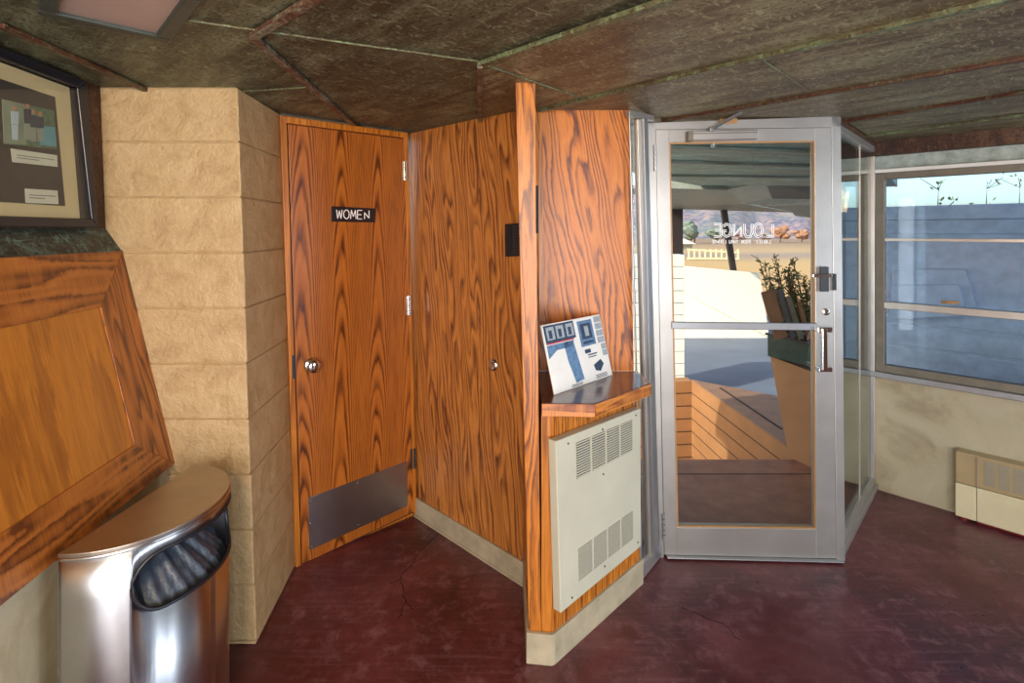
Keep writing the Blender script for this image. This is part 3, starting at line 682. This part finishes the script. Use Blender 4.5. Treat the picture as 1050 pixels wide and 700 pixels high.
# ---- baseboard heater on the right wall
t = thing('baseboard_heater', 'tan and cream baseboard heater on the right plaster wall', 'heater', FR.P(990, 530, .0))
dz = .085
u0, v0 = FR.uv(979.5, 462.5, dz); vb = FR.uv(979, 528, dz)[1]; vm = FR.uv(981, 494.5, dz)[1]; u1 = u0+1.1; us = FR.uv(1001, 480, dz)[0]
bm = NB(); box(bm, FR, u0, u1, vm, v0, .0, dz-.006); build('upper_cover', bm, M['heat_tan'], t, .005)
bm = NB(); box(bm, FR, u0, us-.001, vb, vm-.002, .0, dz); build('end_cap', bm, M['heat_crm'], t, .004)
bm = NB(); box(bm, FR, us+.001, u1, vb, vm-.002, .0, dz-.002); build('front_panel', bm, M['heat_crm'], t, .004)
bm = NB(); box(bm, FR, us-.0015, us+.0015, vb, v0-.004, dz-.006, dz-.0035); build('seam', bm, M['ink'], t)
for g in range(5):
    bm = NB(); a_ = us+.03+g*.055
    box(bm, FR, a_, a_+.042, vm+.02, v0-.02, dz-.006, dz-.0055); gp = build('grille', bm, M['enamel_d'], t); bm = NB()
    for i in range(9): 
        zz = vm+.023+i*(v0-vm-.043)/9; box(bm, FR, a_+.002, a_+.040, zz, zz+.0035, dz-.0055, dz-.002)
    build('slat', bm, M['heat_tan'], gp)
bm = NB(); tube(bm, [FR.at(us, vb-.012, .05), FR.at(u1, vb-.012, .05)], .011, 10); build('supply_pipe', bm, M['redp'], t)
bm = NB(); lathe(bm, FR.at(u0+.03, 0.001, .05), (0, 0, 1), [(.02, 0), (.02, .01), (.013, .014), (.013, max(vb-.001, .03))], 14); build('foot', bm, M['redp'], t)
bm = NB(); lathe(bm, FR.at(u1-.1, 0.001, .05), (0, 0, 1), [(.02, 0), (.02, .01), (.013, .014), (.013, max(vb-.001, .03))], 14); build('foot', bm, M['redp'], t)

# ---- left wall
def LP(x, z, y=1.972, s=0):     # point of the profile carried s metres towards the camera
    p = V((x, y, z))-D*s; return p
prof = [(-1.514, 2.05), (-1.494, 1.530), (-1.436, 1.448), (-1.243, .667)]
Ls = 4.0
def ribbon(bm, a_, b_, t_=.05):
    A_, B_ = LP(*a_), LP(*b_); n_ = (-D).cross((A_-B_)).normalized()
    if n_.x > 0: n_ = -n_
    q1 = [A_, B_, B_+n_*t_, A_+n_*t_]; cell(bm, q1, [p-D*Ls for p in q1])
bm = NB(); ribbon(bm, prof[0], prof[1]); wl_ = struct(build('wall_left', bm, M['copw']), 'dark copper clad upper left wall', 'wall')
bm = NB(); ribbon(bm, prof[1], prof[2], .03)
a_, b_ = LP(-1.432, 1.450), LP(-1.432, 1.425); c_, d_ = LP(-1.46, 1.425), LP(-1.46, 1.450); cell(bm, [a_, b_, c_, d_], [p-D*Ls for p in (a_, b_, c_, d_)])
build('copper_ledge', bm, M['sillc'], wl_)
o_ = LP(*prof[2]); FL = Fr(LP(*prof[3]), D, (LP(*prof[2])-LP(*prof[3])).normalized())   # a runs away from the camera
if FL.n.x < 0: FL.n = -FL.n
LH = (LP(*prof[2])-LP(*prof[3])).length
bm = NB(); pris(bm, FL, [(0, 0), (0, LH), (-Ls, LH), (-Ls, 0)], -.04, -.001)
wp = struct(build('wall_panel', bm, M['leftw']), 'leaning wood veneer wall panel with mitred planks', 'wall')
ta = FL.uv(99.6, 317); tb_ = FL.uv(136, 456); top_v = FL.uv(30, 326)[1]; bot_v = FL.uv(60, 502)[1]
ur = (ta[0]+tb_[0])/2
bm = NB(); pris(bm, FL, [(-Ls, LH), (0, LH), (ur, top_v), (-Ls, top_v)], -.001, .004); o = build('top_plank', bm, M['plank'], wp, .0015)
bm = NB(); pris(bm, FL, [(0, LH-.001), (0, .001), (ur, bot_v), (ur, top_v)], -.001, .004); build('side_plank', bm, M['plankv'], wp, .0015)
bm = NB(); pris(bm, FL, [(-Ls, 0), (0, 0), (ur, bot_v), (-Ls, bot_v)], -.001, .004); build('bottom_plank', bm, M['plank'], wp, .0015)
bm = NB(); q1 = [LP(-1.262, 0), LP(-1.262, .667), LP(-1.32, .667), LP(-1.32, 0)]; cell(bm, q1, [p-D*Ls for p in q1])
struct(build('wall_lower', bm, M['plaster']), 'beige plaster strip below the leaning wood panel', 'wall')

# ---- framed picture on the upper left wall
FU = Fr(LP(-1.494, 1.530), D, (LP(*prof[0])-LP(*prof[1])).normalized())
if FU.n.x < 0: FU.n = -FU.n
t = thing('picture_frame', 'black framed photograph and captions on the upper left wall', 'picture', FU.P(40, 236, .0))
d = .03
# outer rectangle in frame coords
uR_ = (FU.uv(88.3, 83, d)[0]+FU.uv(101, 236, d)[0])/2; vB_ = max(FU.uv(60, 236, d)[1], .004); vT_ = (FU.uv(0, 51.5, d)[1]+FU.uv(88, 82.5, d)[1])/2
uL_ = uR_-1.05; fw = .03
def quadpx(lst, dd): return [FU.uv(x, y, dd) for x, y in lst]
TRo = FU.uv(88.4, 82.7, d); BRo = FU.uv(101, 236, d); TRi = FU.uv(79.5, 89.5, d); BRi = FU.uv(95, 229, d)
BRo = (BRo[0], max(BRo[1], .003)); BRi = (BRi[0], BRo[1]+.028)
bm = NB()
pris(bm, FU, [TRo, BRo, BRi, TRi], .001, d)
pris(bm, FU, [(uL_, TRo[1]), TRo, TRi, (uL_+fw, TRi[1])], .001, d)
pris(bm, FU, [(uL_, BRo[1]), BRo, BRi, (uL_+fw, BRi[1])], .001, d)
pris(bm, FU, [(uL_, TRo[1]), (uL_+fw, TRi[1]), (uL_+fw, BRi[1]), (uL_, BRo[1])], .001, d)
build('frame', bm, M['frameb'], t, .003)
bm = NB(); pris(bm, FU, [(uL_+fw, TRi[1]), TRi, BRi, (uL_+fw, BRi[1])], .001, .006); build('backing', bm, M['matd'], t)
dd = .012
a1 = FU.uv(70.6, 89, dd); a2 = FU.uv(82, 226, dd)
bm = NB(); pris(bm, FU, [(uL_+.05, TRi[1]-.004), (a1[0], TRi[1]-.004), (a2[0], BRi[1]+.002), (uL_+.05, BRi[1]+.002)], .006, dd); build('mat_board', bm, M['mat'], t)
b1, b2 = FU.uv(55.8, 99, dd), FU.uv(66.6, 211, dd)
bm = NB(); pris(bm, FU, [(uL_+.13, b1[1]), b1, b2, (uL_+.13, b2[1])], dd, dd+.001); build('inner_mat', bm, M['matd'], t)
def pq(name, pts, m1, d1, par=t):
    bm = NB(); pris(bm, FU, [FU.uv(x, y, d1) for x, y in pts], dd+.001, d1); return build(name, bm, M[m1] if isinstance(m1, str) else m1, par)
ph = pq('photograph', [(1.6, 100.7), (55, 113), (58.4, 152.6), (4, 146.7)], plain('photo_green', s2l(80, 116, 96), .3, 0, .5, 30), dd+.002)
mint = plain('photo_cyan', s2l(96, 156, 168), .4); skin = plain('photo_skin', s2l(190, 130, 100), .5); shirt = plain('photo_shirt', s2l(196, 206, 214), .5); navy = plain('photo_navy', s2l(44, 60, 84), .5); trous = plain('photo_trousers', s2l(150, 150, 140), .5)
pq('pictured_wall', [(2, 101), (25, 106.2), (27, 148), (4.2, 146)], plain('photo_wall', s2l(140, 146, 124), .5), dd+.003, ph)
pq('pictured_car', [(40, 128), (56, 130), (58, 150), (41, 148)], mint, dd+.003, ph)
for x, y, sm, hs in ((15, 108, shirt, 38), (28, 106, navy, 40), (34, 112, navy, 36), (41, 114, navy, 34)):
    pq('pictured_head', [(x-1.6, y), (x+1.6, y+.3), (x+1.6, y+4.5), (x-1.6, y+4.3)], skin, dd+.004, ph)
    pq('pictured_shirt', [(x-4, y+5), (x+4, y+6), (x+3.5, y+hs*.5), (x-3.2, y+hs*.5-.5)], sm, dd+.004, ph)
    pq('pictured_trousers', [(x-3, y+hs*.5), (x+3.3, y+hs*.5+.4), (x+3, y+hs-3), (x-2.4, y+hs-4)], trous if sm is navy else shirt, dd+.004, ph)
for pts_, nl in (([(10.8, 151.6), (58.4, 158.8), (59, 170.7), (12.5, 165.4)], 2), ([(25.6, 192.7), (59, 195), (60, 209), (26.3, 207.4)], 2)):
    cp = pq('caption_card', pts_, 'paper', dd+.002)
    for i in range(nl):
        f0 = .40+i*.2; A_, B_, C_, E_ = [V(p) for p in pts_]
        l0, r0 = A_.lerp(E_, f0), B_.lerp(C_, f0); l1, r1 = A_.lerp(E_, f0+.06), B_.lerp(C_, f0+.06)
        e_ = .93 if i == 0 else .6
        pq('text_line', [tuple(l0.lerp(r0, .12)), tuple(l0.lerp(r0, e_)), tuple(l1.lerp(r1, e_)), tuple(l1.lerp(r1, .12))], 'ink', dd+.0025, cp)
bm = NB(); pris(bm, FU, [(uL_+fw, TRi[1]), TRi, BRi, (uL_+fw, BRi[1])], .022, .024); build('glazing', bm, M['glass'], t)

# ---- recessed ceiling fixture
q0 = V((-.94, 1.469, 0)); e1 = V((-.70, -.71, 0)).normalized(); e2 = V((.68, -.73, 0)).normalized()
t = thing('ceiling_light', 'square recessed ceiling light with dark metal surround', 'ceiling light', (q0.x, q0.y, CZ))
FX = Fr((q0.x, q0.y, CZ), e1, e2, (0, 0, -1)); s_ = .27; s2_ = .40; i_ = .035
bm = NB()
for a_, b_, c_, d_ in ((0, s_, 0, i_), (0, s_, s2_-i_, s2_), (0, i_, i_, s2_-i_), (s_-i_, s_, i_, s2_-i_)): box(bm, FX, a_, b_, c_, d_, .001, .016)
build('surround', bm, M['fixt'], t, .004)
bm = NB(); box(bm, FX, i_, s_-i_, i_, s2_-i_, .001, .006); build('diffuser', bm, M['lens'], t)

# ---- half round steel bin
zt_ = .71; cc = V((-1.135, 1.625, 0)); Rr = .257; ang0 = math.atan2(-D.y, -D.x)   # flat side along D
DB = V((.075, .997, 0)).normalized(); ctr = V((-1.122, 1.607, 0)); n0 = V((DB.y, -DB.x, 0))      # outward direction (towards +X)
def bp(phi, z, r=Rr, dep=.92): return ctr+DB*math.sin(phi)*r+n0*math.cos(phi)*r*dep+V((0, 0, z))
t = thing('trash_bin', 'half round brushed steel trash bin standing against the left wall', 'trash bin', (ctr.x, ctr.y, 0))
bm = NB(); hz, hh_, ph0 = .588, .078, math.radians(51)
cols = [-math.pi/2+math.pi*i/72 for i in range(73)]
def hole(phi):
    s_ = phi*Rr; hl = ph0*Rr; st = hl-hh_
    if abs(s_) >= hl: return 0
    if abs(s_) <= st: return hh_
    return math.sqrt(max(hh_**2-(abs(s_)-st)**2, 0))
cols += [k*ph0*x for k in (-1, 1) for x in (1, .995, .985, .96, .93)]; cols = sorted(set(cols))
for a_, b_ in zip(cols, cols[1:]):
    for lo_, hi_ in (('b', None), (None, 't')):
        ha, hb = hole(a_), hole(b_)
        if lo_: zz = (.02, .02, hz-hb, hz-ha)
        else: zz = (hz+ha, hz+hb, zt_-.012, zt_-.012)
        vs = [bm.verts.new(bp(a_, zz[0])), bm.verts.new(bp(b_, zz[1])), bm.verts.new(bp(b_, zz[2])), bm.verts.new(bp(a_, zz[3]))]
        bm.faces.new(vs)
vs = [bm.verts.new(p) for p in (bp(-math.pi/2, .02), bp(math.pi/2, .02), bp(math.pi/2, zt_-.012), bp(-math.pi/2, zt_-.012))]; bm.faces.new(vs)
bmesh.ops.remove_doubles(bm, verts=bm.verts, dist=.0002)
body = build('body', bm, M['steel'], t, 0, True)
md = body.modifiers.new('solid', 'SOLIDIFY'); md.thickness = .002; md.offset = 0
body.data.shade_smooth()
for pgn in body.data.polygons: pgn.use_smooth = abs(pgn.normal.dot(-n0)) < .999
def halfplate(bm, r, z0, z1, seg=48, dome=0):
    pA = [bp(-math.pi/2+math.pi*i/seg, z0, r) for i in range(seg+1)]; pB = [p+V((0, 0, z1-z0)) for p in pA]; cell(bm, pA, pB)
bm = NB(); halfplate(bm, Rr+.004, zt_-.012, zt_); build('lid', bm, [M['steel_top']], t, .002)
bm = NB(); tube(bm, [bp(-math.pi/2+math.pi*i/48, zt_-.014, Rr+.003) for i in range(49)], .005, 8); build('lid_rim', bm, M['steel'], t, 0, True)
bm = NB(); halfplate(bm, Rr+.002, 0, .02); build('base', bm, M['black'], t)
pr_ = []
hl = ph0*Rr; st = hl-hh_
for k in range(15): a_ = -math.pi/2+math.pi*k/14; pr_.append((st+hh_*math.cos(a_), hh_*math.sin(a_)))
for k in range(1, 12): pr_.append((st-2*st*k/12, hh_))
for k in range(15): a_ = math.pi/2+math.pi*k/14; pr_.append((-st+hh_*math.cos(a_), hh_*math.sin(a_)))
for k in range(1, 12): pr_.append((-st+2*st*k/12, -hh_))
bm = NB(); tube(bm, [bp(s_/Rr, hz+v_, Rr+.002) for s_, v_ in pr_], .0055, 8, True); build('opening_rim', bm, M['black'], t, 0, True)
bm = NB(); nu, nv = 50, 18; gv = []
for i in range(nu+1):
    phi = -ph0*1.1+2.2*ph0*i/nu; row = []
    for j in range(nv+1):
        f_ = j/nv; z = hz-.12+f_*.17
        r = Rr-.012-.05*f_-.10*f_*f_+.010*math.sin(phi*19+f_*5)*(.3+f_)+.006*math.sin(phi*43+f_*9)+random.uniform(-.002, .002)
        row.append(bm.verts.new(bp(phi, z, r)))
    gv.append(row)
for i in range(nu):
    for j in range(nv): bm.faces.new((gv[i][j], gv[i+1][j], gv[i+1][j+1], gv[i][j+1]))
build('bin_liner', bm, M['bag'], t, 0, True)
bm = NB(); halfplate(bm, Rr-.16, .1, zt_-.02); build('inner_bucket', bm, M['black'], t)

# ---- back of the lobby (behind the camera)
bm = NB(); plan(bm, [(-1.4, -2.1), (R1[0]+.1, -2.1), (R1[0]+.1, -2.0), (-1.4, -2.0)], 0, CZ)
struct(build('wall_back', bm, M['trimw']), 'wood panelled wall behind the lobby', 'wall')
bm = NB(); plan(bm, [(R1[0], -2.0), (R1[0]+.1, -2.0), (R1[0]+.1, R1[1]), (R1[0], R1[1])], 0, CZ)
struct(build('wall_side', bm, M['plaster']), 'plaster wall at the right end of the lobby', 'wall')

# ------------------------------------------------------------------ outdoors
GZ = -.3
bm = NB(); vs = [bm.verts.new(p) for p in ((-60, 5.6, GZ), (150, 5.6, GZ), (300, 260, GZ), (-60, 260, GZ))]; bm.faces.new(vs)
struct(build('ground', bm, M['meadow']), 'tan meadow beyond the driveway', 'ground')
bm = NB(); plan(bm, [(-2, 5.6), (14, 5.6), (14, 11.5), (-2, 11.5)], GZ, GZ+.01); plan(bm, [(1.84, 5.47), (2.43, 4.93), (2.2, 3.8), (4.2, 3.0), (14, -2), (14, 5.6), (1.84, 5.6)], GZ, GZ+.01); plan(bm, [(-2, 3.6), (.45, 3.6), (.45, 5.6), (-2, 5.6)], GZ, GZ+.01)
struct(build('driveway', bm, M['asphalt']), 'grey blue asphalt driveway outside the door', 'driveway')
# stair well walls and cap
Fb = wallframe((1.83, 5.46), (1.93, 3.83))
q5 = V((1.83, 5.46)); q6 = V((1.95, 3.57)); q7 = V((2.43, 4.92))
bm = NB(); plan(bm, [tuple(q5), tuple(q6), (2.2, 3.75), tuple(q7)], -1.05, -.004)
sw = struct(build('wall_stairwell', bm, M['siding']), 'brown board sided stair wall outside the glass door', 'wall')
bm = NB(); plan(bm, [tuple(q5), tuple(q6), (2.2, 3.75), tuple(q7)], -.004, .012); build('wall_cap', bm, M['sidingd'], sw, .002)
bm = NB(); a_, b_ = G(738.5, 397.6, .012), G(801.7, 440, .012); bar(bm, a_, b_, .02, .008); build('cap_batten', bm, M['groove'], sw)
Fs = wallframe(tuple(q5), tuple(q6)); Ls_ = (q6-q5).length; bm = NB()
for k in range(1, 8): box(bm, Fs, 0, Ls_, -.13*k, -.13*k+.008, -.002, .0015)
build('board_groove', bm, M['groove'], sw)
bm = NB(); plan(bm, [(.6, 5.3), (1.83, 5.46), (1.83, 5.6), (.6, 5.45)], -1.05, -.004)
sv = struct(build('wall_stair_end', bm, M['siding']), 'brown board sided wall at the far end of the stair', 'wall')
Fs2 = wallframe((.6, 5.3), (1.83, 5.46)); bm = NB()
for k in range(1, 8): box(bm, Fs2, 0, 1.24, -.13*k, -.13*k+.01, -.002, .0015)
build('board_groove', bm, M['groove'], sv)
# stair steps going down
bm = NB()
for k in range(4): plan(bm, [(.5, 3.56+.3*k), (1.9, 3.56+.3*k), (1.9, 3.86+.3*k), (.5, 3.86+.3*k)], -1.0, -.16*(k+1))
struct(build('stairs', bm, M['terrace']), 'concrete steps going down beyond the landing', 'stairs')
# leaning wall C
FCC = Fr((1.85, 3.60, 0), (.045, -.215, 0), (0, 0, 1))
bm = NB(); near = [(790, 365), (797, 407), (803, 455), (808, 470.5), (833, 485), (850, 490), (848, 372)]
lean = [(1.807, 3.75, .647), (1.86, 3.74, .36), (1.90, 3.72, .035), (1.86, 3.59, .0), (1.90, 3.385, .0)]
def tri_wall(bm):
    A_ = V((1.80, 3.74, .65)); B_ = V((1.86, 3.60, 0)); C_ = V((1.95, 3.36, 0)); E_ = V((1.93, 3.36, .62))
    th = V((.3, .08, 0)); cell(bm, [A_, B_, C_, E_], [p+th for p in (A_+V((0, .1, 0)), B_+V((0, .1, 0)), C_+V((-.2, .25, 0)), E_+V((-.2, .25, 0)))])
tri_wall(bm); struct(build('wall_planter', bm, M['siding']), 'leaning tan board wall under the planter outside', 'wall')
t = thing('planter_box', 'dark green planter box on the leaning wall outside', 'planter', (1.95, 3.65, .66))
bm = NB(); plan(bm, [(1.77, 3.72), (1.90, 3.40), (2.03, 3.45), (2.0, 3.80)], .655, .80); build('box', bm, M['planter'], t, .006)
bm = NB(); plan(bm, [(1.76, 3.73), (1.895, 3.39), (2.04, 3.44), (2.01, 3.81)], .80, .815); build('rim', bm, M['black'], t)
lab = ['broad weathered brown board leaning above the planter, leftmost', 'dark board leaning beside the broad brown board', 'narrow grey board leaning in the planter', 'thin brown board leaning nearest the door latch']
for i, (xb, yb, xt, yt, wd, mt) in enumerate(((801, 346.5, 787, 298, .085, 'bark'), (813, 347, 799, 296, .035, 'darksteel'), (821, 347.5, 808, 304, .03, 'bark2'), (830, 348, 819, 310, .025, 'bark'))):
    f_ = Fr((0, 3.52-.015*i, 0), (1, 0, 0), (0, 0, 1)); bm = NB(); bar(bm, f_.P(xb, yb), f_.P(xt, yt), wd, .018, up=(0, 1, 0))
    tag(build('leaning_board', bm, M[mt]), lab[i], 'board', 'boards leaning in the planter')
t = thing('planter_shrub', 'leggy dark twigged shrub growing from the planter outside', 'plant', (1.93, 3.62, .78))
bm = NB(); bl = NB(); f_ = Fr((0, 3.69, 0), (1, 0, 0), (0, 0, 1))
def leaf(bm, p, sz):
    d1 = V([random.uniform(-1, 1) for _ in range(3)]).normalized(); d2 = d1.cross(V([random.uniform(-1, 1) for _ in range(3)])).normalized()
    bm.faces.new([bm.verts.new(x) for x in (p, p+d1*sz*.5+d2*sz*.25, p+d1*sz, p+d1*sz*.5-d2*sz*.25)])
for i in range(44):
    x0 = random.uniform(792, 834); xt = x0+random.uniform(-22, 6); yt = random.uniform(268, 320)
    if i == 0: x0, xt, yt = 800, 775, 266
    if i == 1: x0, xt, yt = 812, 793, 262
    yy = random.uniform(-.05, .05); a_, b_ = f_.P(x0, 341)+V((0, yy, 0)), f_.P(xt, yt)+V((0, yy*1.5, 0))
    pts_ = [a_.lerp(b_, k/6)+V((random.uniform(-.008, .008), random.uniform(-.008, .008), 0)) for k in range(7)]
    tube(bm, pts_, [.006-.0006*k for k in range(7)], 5)
    for k in range(1, 7):
        for _ in range(8): leaf(bl, pts_[k]+V([random.uniform(-.015, .015) for _ in range(3)]), random.uniform(.015, .04))
        s0 = pts_[k]; tube(bm, [s0, s0+V((random.uniform(-.05, .05), random.uniform(-.03, .03), random.uniform(.01, .05)))], .002, 4)
build('branches', bm, M['twig'], t); o = build('foliage', bl, M['leafd'], t)
# white masonry pier and low white wall
bm = NB(); ppr = wallframe((.95, 5.75), (1.87, 5.75))
for k in range(12):
    zz = -.29+k*.13; 
    for j in range(-1, 4):
        a_ = j*.38+(.19 if k % 2 else 0); box(bm, ppr, max(a_+.004, 0), min(a_+.376, .90), zz+.004, zz+.127, -.2, 0) if min(a_+.376, .90) > max(a_+.004, 0)+.01 else None
wp_ = struct(build('wall_pier', bm, M['whiteblk'], None, .004), 'white painted brick pier outside the door', 'wall')
bm = NB(); box(bm, ppr, .0, .89, -.29, 1.26, -.19, -.008); build('mortar_core', bm, M['ink'], wp_)
bm = NB()
fw_ = Fr((0, 9.1, 0), (1, 0, 0), (0, 0, 1))
pris(bm, fw_, [fw_.uv(640, 267), fw_.uv(779, 280), fw_.uv(789, 347), (fw_.uv(789, 347)[0]+.02, GZ), (fw_.uv(640, 347)[0], GZ)], -.15, 0)
struct(build('wall_low', bm, M['whitewall']), 'bright white low wall across the driveway', 'wall')
bm = NB(); plan(bm, [(2.3, 8.0), (5.2, 8.0), (5.2, 8.12), (2.3, 8.12)], GZ, GZ+.1)
# outdoor roof
bm = NB(); a_ = [(.35, 2.72), (1.5, 2.64), (2.3, 3.45), (4.6, 6.4), (2.3, 6.4), (1.15, 5.0)]
plan(bm, a_, CZ, CZ+.1)
rf = struct(build('roof', bm, M['roofteal']), 'verdigris copper roof soffit outside the glass door', 'roof')
for (p, q_) in (((1.0, 4.0), (3.0, 4.45)), ((1.2, 5.0), (3.6, 5.3)), ((.8, 3.3), (2.3, 3.6))):
    bm = NB(); bar(bm, (*p, CZ-.01), (*q_, CZ-.01), .05, .02); build('batten', bm, M['facet_m'], rf)
def facet(pts, mt, par):
    bm = NB(); P_ = []
    for x, y, yy_ in pts: P_.append(V(((x-CX)/F*yy_, yy_, H-(y-HY)/F*yy_)))
    cell(bm, P_, [p+V((0, .02, .10)) for p in P_]); return build('soffit_panel', bm, M[mt], par)
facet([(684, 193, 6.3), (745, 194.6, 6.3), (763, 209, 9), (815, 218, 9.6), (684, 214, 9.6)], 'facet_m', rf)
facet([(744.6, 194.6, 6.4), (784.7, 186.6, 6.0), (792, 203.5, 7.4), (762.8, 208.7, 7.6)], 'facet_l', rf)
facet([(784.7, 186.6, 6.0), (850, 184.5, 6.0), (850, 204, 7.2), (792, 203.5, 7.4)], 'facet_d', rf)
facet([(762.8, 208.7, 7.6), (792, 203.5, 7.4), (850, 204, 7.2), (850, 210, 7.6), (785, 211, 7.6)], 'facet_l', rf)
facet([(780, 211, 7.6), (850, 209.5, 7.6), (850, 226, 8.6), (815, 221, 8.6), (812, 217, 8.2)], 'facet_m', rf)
f_ = Fr((0, 9.6, 0), (1, 0, 0), (0, 0, 1))
bm = NB(); ppx(bm, f_, [(689, 196), (700, 196), (701, 300), (689, 300)], -.12, 0); pz = f_.uv(695, 300)[1]
x0, x1 = f_.uv(689, 300)[0], f_.uv(701, 300)[0]; box(bm, f_, x0, x1, GZ, pz, -.12, 0)
tag(build('roof_post', bm, M['darksteel']), 'dark upright steel post holding the outdoor roof', 'post')
bm = NB(); bar(bm, f_.P(739, 196), f_.P(754, 290), .09, .09, up=(0, 1, 0)); p = f_.P(754, 290); q_ = f_.P(766, 350); bar(bm, p, q_, .09, .09, up=(0, 1, 0))
tag(build('roof_strut', bm, M['darksteel']), 'slanting dark steel strut under the outdoor roof', 'strut')
bm = NB(); bar(bm, f_.P(640, 196.5), f_.P(742, 196.5), .09, .07, up=(0, 1, 0)); tag(build('roof_beam', bm, M['darksteel']), 'dark level beam on top of the outdoor post', 'beam')
# wing outside the right window
o_ = V((K[0], K[1], 0))-FR.n*1.5
FE = Fr(o_, WD, (0, 0, 1)); 
vt_ = FE.uv(975, 213)[1]
bm = NB(); box(bm, FE, -.75, 6, GZ, vt_, -.1, 0); 
we = struct(build('wall_wing', bm, M['extwall']), 'white stucco wing wall tinted blue grey for shade outside the right window', 'wall')
bm = NB(); box(bm, FE, -.75, 6, vt_-.09, vt_+.02, 0, .06); box(bm, FE, -.75, 6, vt_-.20, vt_-.09, 0, .03); build('fascia', bm, M['extwall'], we, .01)
bm = NB()
z = 0
for k in range(7):
    box(bm, FE, -.75, 6, GZ+.18*k+.01, GZ+.18*k+.17, 0, .012)
build('siding_board', bm, M['extwall'], we, .006)
bm = NB(); q_ = [FE.uv(915, 276, .06), FE.uv(990, 276, .06), FE.uv(1003, 318, .06), FE.uv(912, 322, .06)]; pris(bm, FE, q_, .0, .06); build('raised_panel', bm, M['extwall'], we, .01)
bm = NB(); q_ = [FE.uv(915, 292, .10), FE.uv(984, 292, .10), FE.uv(992, 324, .10), FE.uv(912, 328, .10)]; pris(bm, FE, q_, .05, .10); build('raised_panel', bm, M['extwall'], we, .01)
# meadow structures
t = thing('farm_shed', 'small white roofed shed at the meadow edge seen through the door', 'shed', (16, 52, GZ))
f_ = Fr((0, 52, 0), (1, 0, 0), (0, 0, 1))
bm = NB(); ppx(bm, f_, [(690, 250), (710, 250), (710, 262), (690, 262)], -3, 0); build('walls', bm, M['facet_m'], t)
bm = NB(); ppx(bm, f_, [(686, 250), (697, 243), (714, 250)], -3.4, .4); build('roof', bm, M['white'], t)
f_ = Fr((0, 34, 0), (1, 0, 0), (0, 0, 1))
t = thing('white_fence', 'pale rail fence standing across the meadow', 'fence', f_.P(730, 268))
bm = NB(); 
for k in range(10): x = 706+k*5.6; ppx(bm, f_, [(x, 255.5), (x+1.2, 255.5), (x+1.2, 266), (x, 266)], -.1, 0)
build('pickets', bm, M['heat_crm'], t)
bm = NB(); ppx(bm, f_, [(705, 254.8), (758, 258), (758, 259.6), (705, 256.4)], -.1, .02); ppx(bm, f_, [(705, 264), (758, 264.5), (758, 266), (705, 265.6)], -.1, .02); build('rail', bm, M['heat_crm'], t)
# hill
bm = NB(); nx, ny = 60, 10; gv = []
for i in range(nx+1):
    row = []
    for j in range(ny+1):
        y = 130+j*14; x = -60+(.60*y+60)*i/nx; hgt = GZ+(j/ny)**.8*26+math.sin(i*.7)*1.2*(j > 0)+math.sin(i*1.9+j)*.8*(j > 0)
        row.append(bm.verts.new((x, y, hgt)))
    gv.append(row)
for i in range(nx):
    for j in range(ny): bm.faces.new((gv[i][j], gv[i+1][j], gv[i+1][j+1], gv[i][j+1]))
struct(build('hill', bm, M['hill'], None, 0, True), 'wooded purple grey hillside', 'hill')
def tree(px, py_top, Y, wpx, mt, label):
    x = (px-CX)/F*Y; top = H-(py_top-HY)/F*Y; r = wpx/F*Y/2
    t = thing('tree', label, 'tree', (x, Y, GZ), 'trees at the far edge of the meadow')
    bm = NB(); tube(bm, [(x, Y, GZ), (x+.1*r, Y, top*.6)], [.06*r, .03*r], 6); build('trunk', bm, M['twig'], t)
    bm = NB()
    for k in range(9):
        m_ = Matrix.Translation((x+random.uniform(-.6, .6)*r, Y+random.uniform(-.5, .5)*r, top*.55+random.uniform(-.25, .35)*top)) @ Matrix.Diagonal((r*.5, r*.5, top*.22, 1))
        bmesh.ops.create_icosphere(bm, subdivisions=2, radius=1, matrix=m_)
    for v_ in bm.verts: v_.co += V([random.uniform(-.08, .08)*r for _ in range(3)])
    build('crown', bm, M[mt], t)
for a_ in ((712, 228, 78, 26, 'leafg', 'grey green tree behind the small shed'), (735, 234, 82, 24, 'leafg', 'grey green tree right of the shed, behind the pale fence'), (760, 238, 88, 18, 'leafp', 'bare purplish tree at the middle of the meadow edge'),
           (800, 232, 85, 18, 'leafo', 'orange autumn tree right of the meadow middle'), (822, 236, 90, 16, 'leafo', 'small rusty autumn tree nearest the latch side of the door'), (783, 240, 95, 16, 'leafp', 'low bare tree between orange tree and meadow middle')): tree(*a_)
# saplings seen above the wing wall
for i, (px, lb) in enumerate(((960, 'thin leafy sapling beyond the wing wall, left one'), (1010, 'thin leafy sapling beyond the wing wall, middle one'), (1044, 'thin leafy sapling beyond the wing wall, right one'))):
    Y = 6.5+1.1*i; x = (px-CX)/F*Y; t = thing('sapling', lb, 'sapling', (x, Y, GZ), 'saplings beyond the wing wall'); bm = NB(); bl = NB()
    top = H-(186-HY)/F*Y; pts_ = [V((x+.03*math.sin(k), Y, GZ+(top-GZ)*k/8)) for k in range(9)]; tube(bm, pts_, [.02-.002*k for k in range(9)], 6)
    for k in range(5, 9):
        for _ in range(3):
            e_ = pts_[k]+V((random.uniform(-.2, .2), random.uniform(-.2, .2), random.uniform(-.1, .08))); tube(bm, [pts_[k]-V((0, 0, .1)), e_], .004, 4)
            for _ in range(3): leaf(bl, e_+V([random.uniform(-.04, .04) for _ in range(3)]), .07)
    build('stem', bm, M['twig'], t); build('foliage', bl, M['leafd'], t)
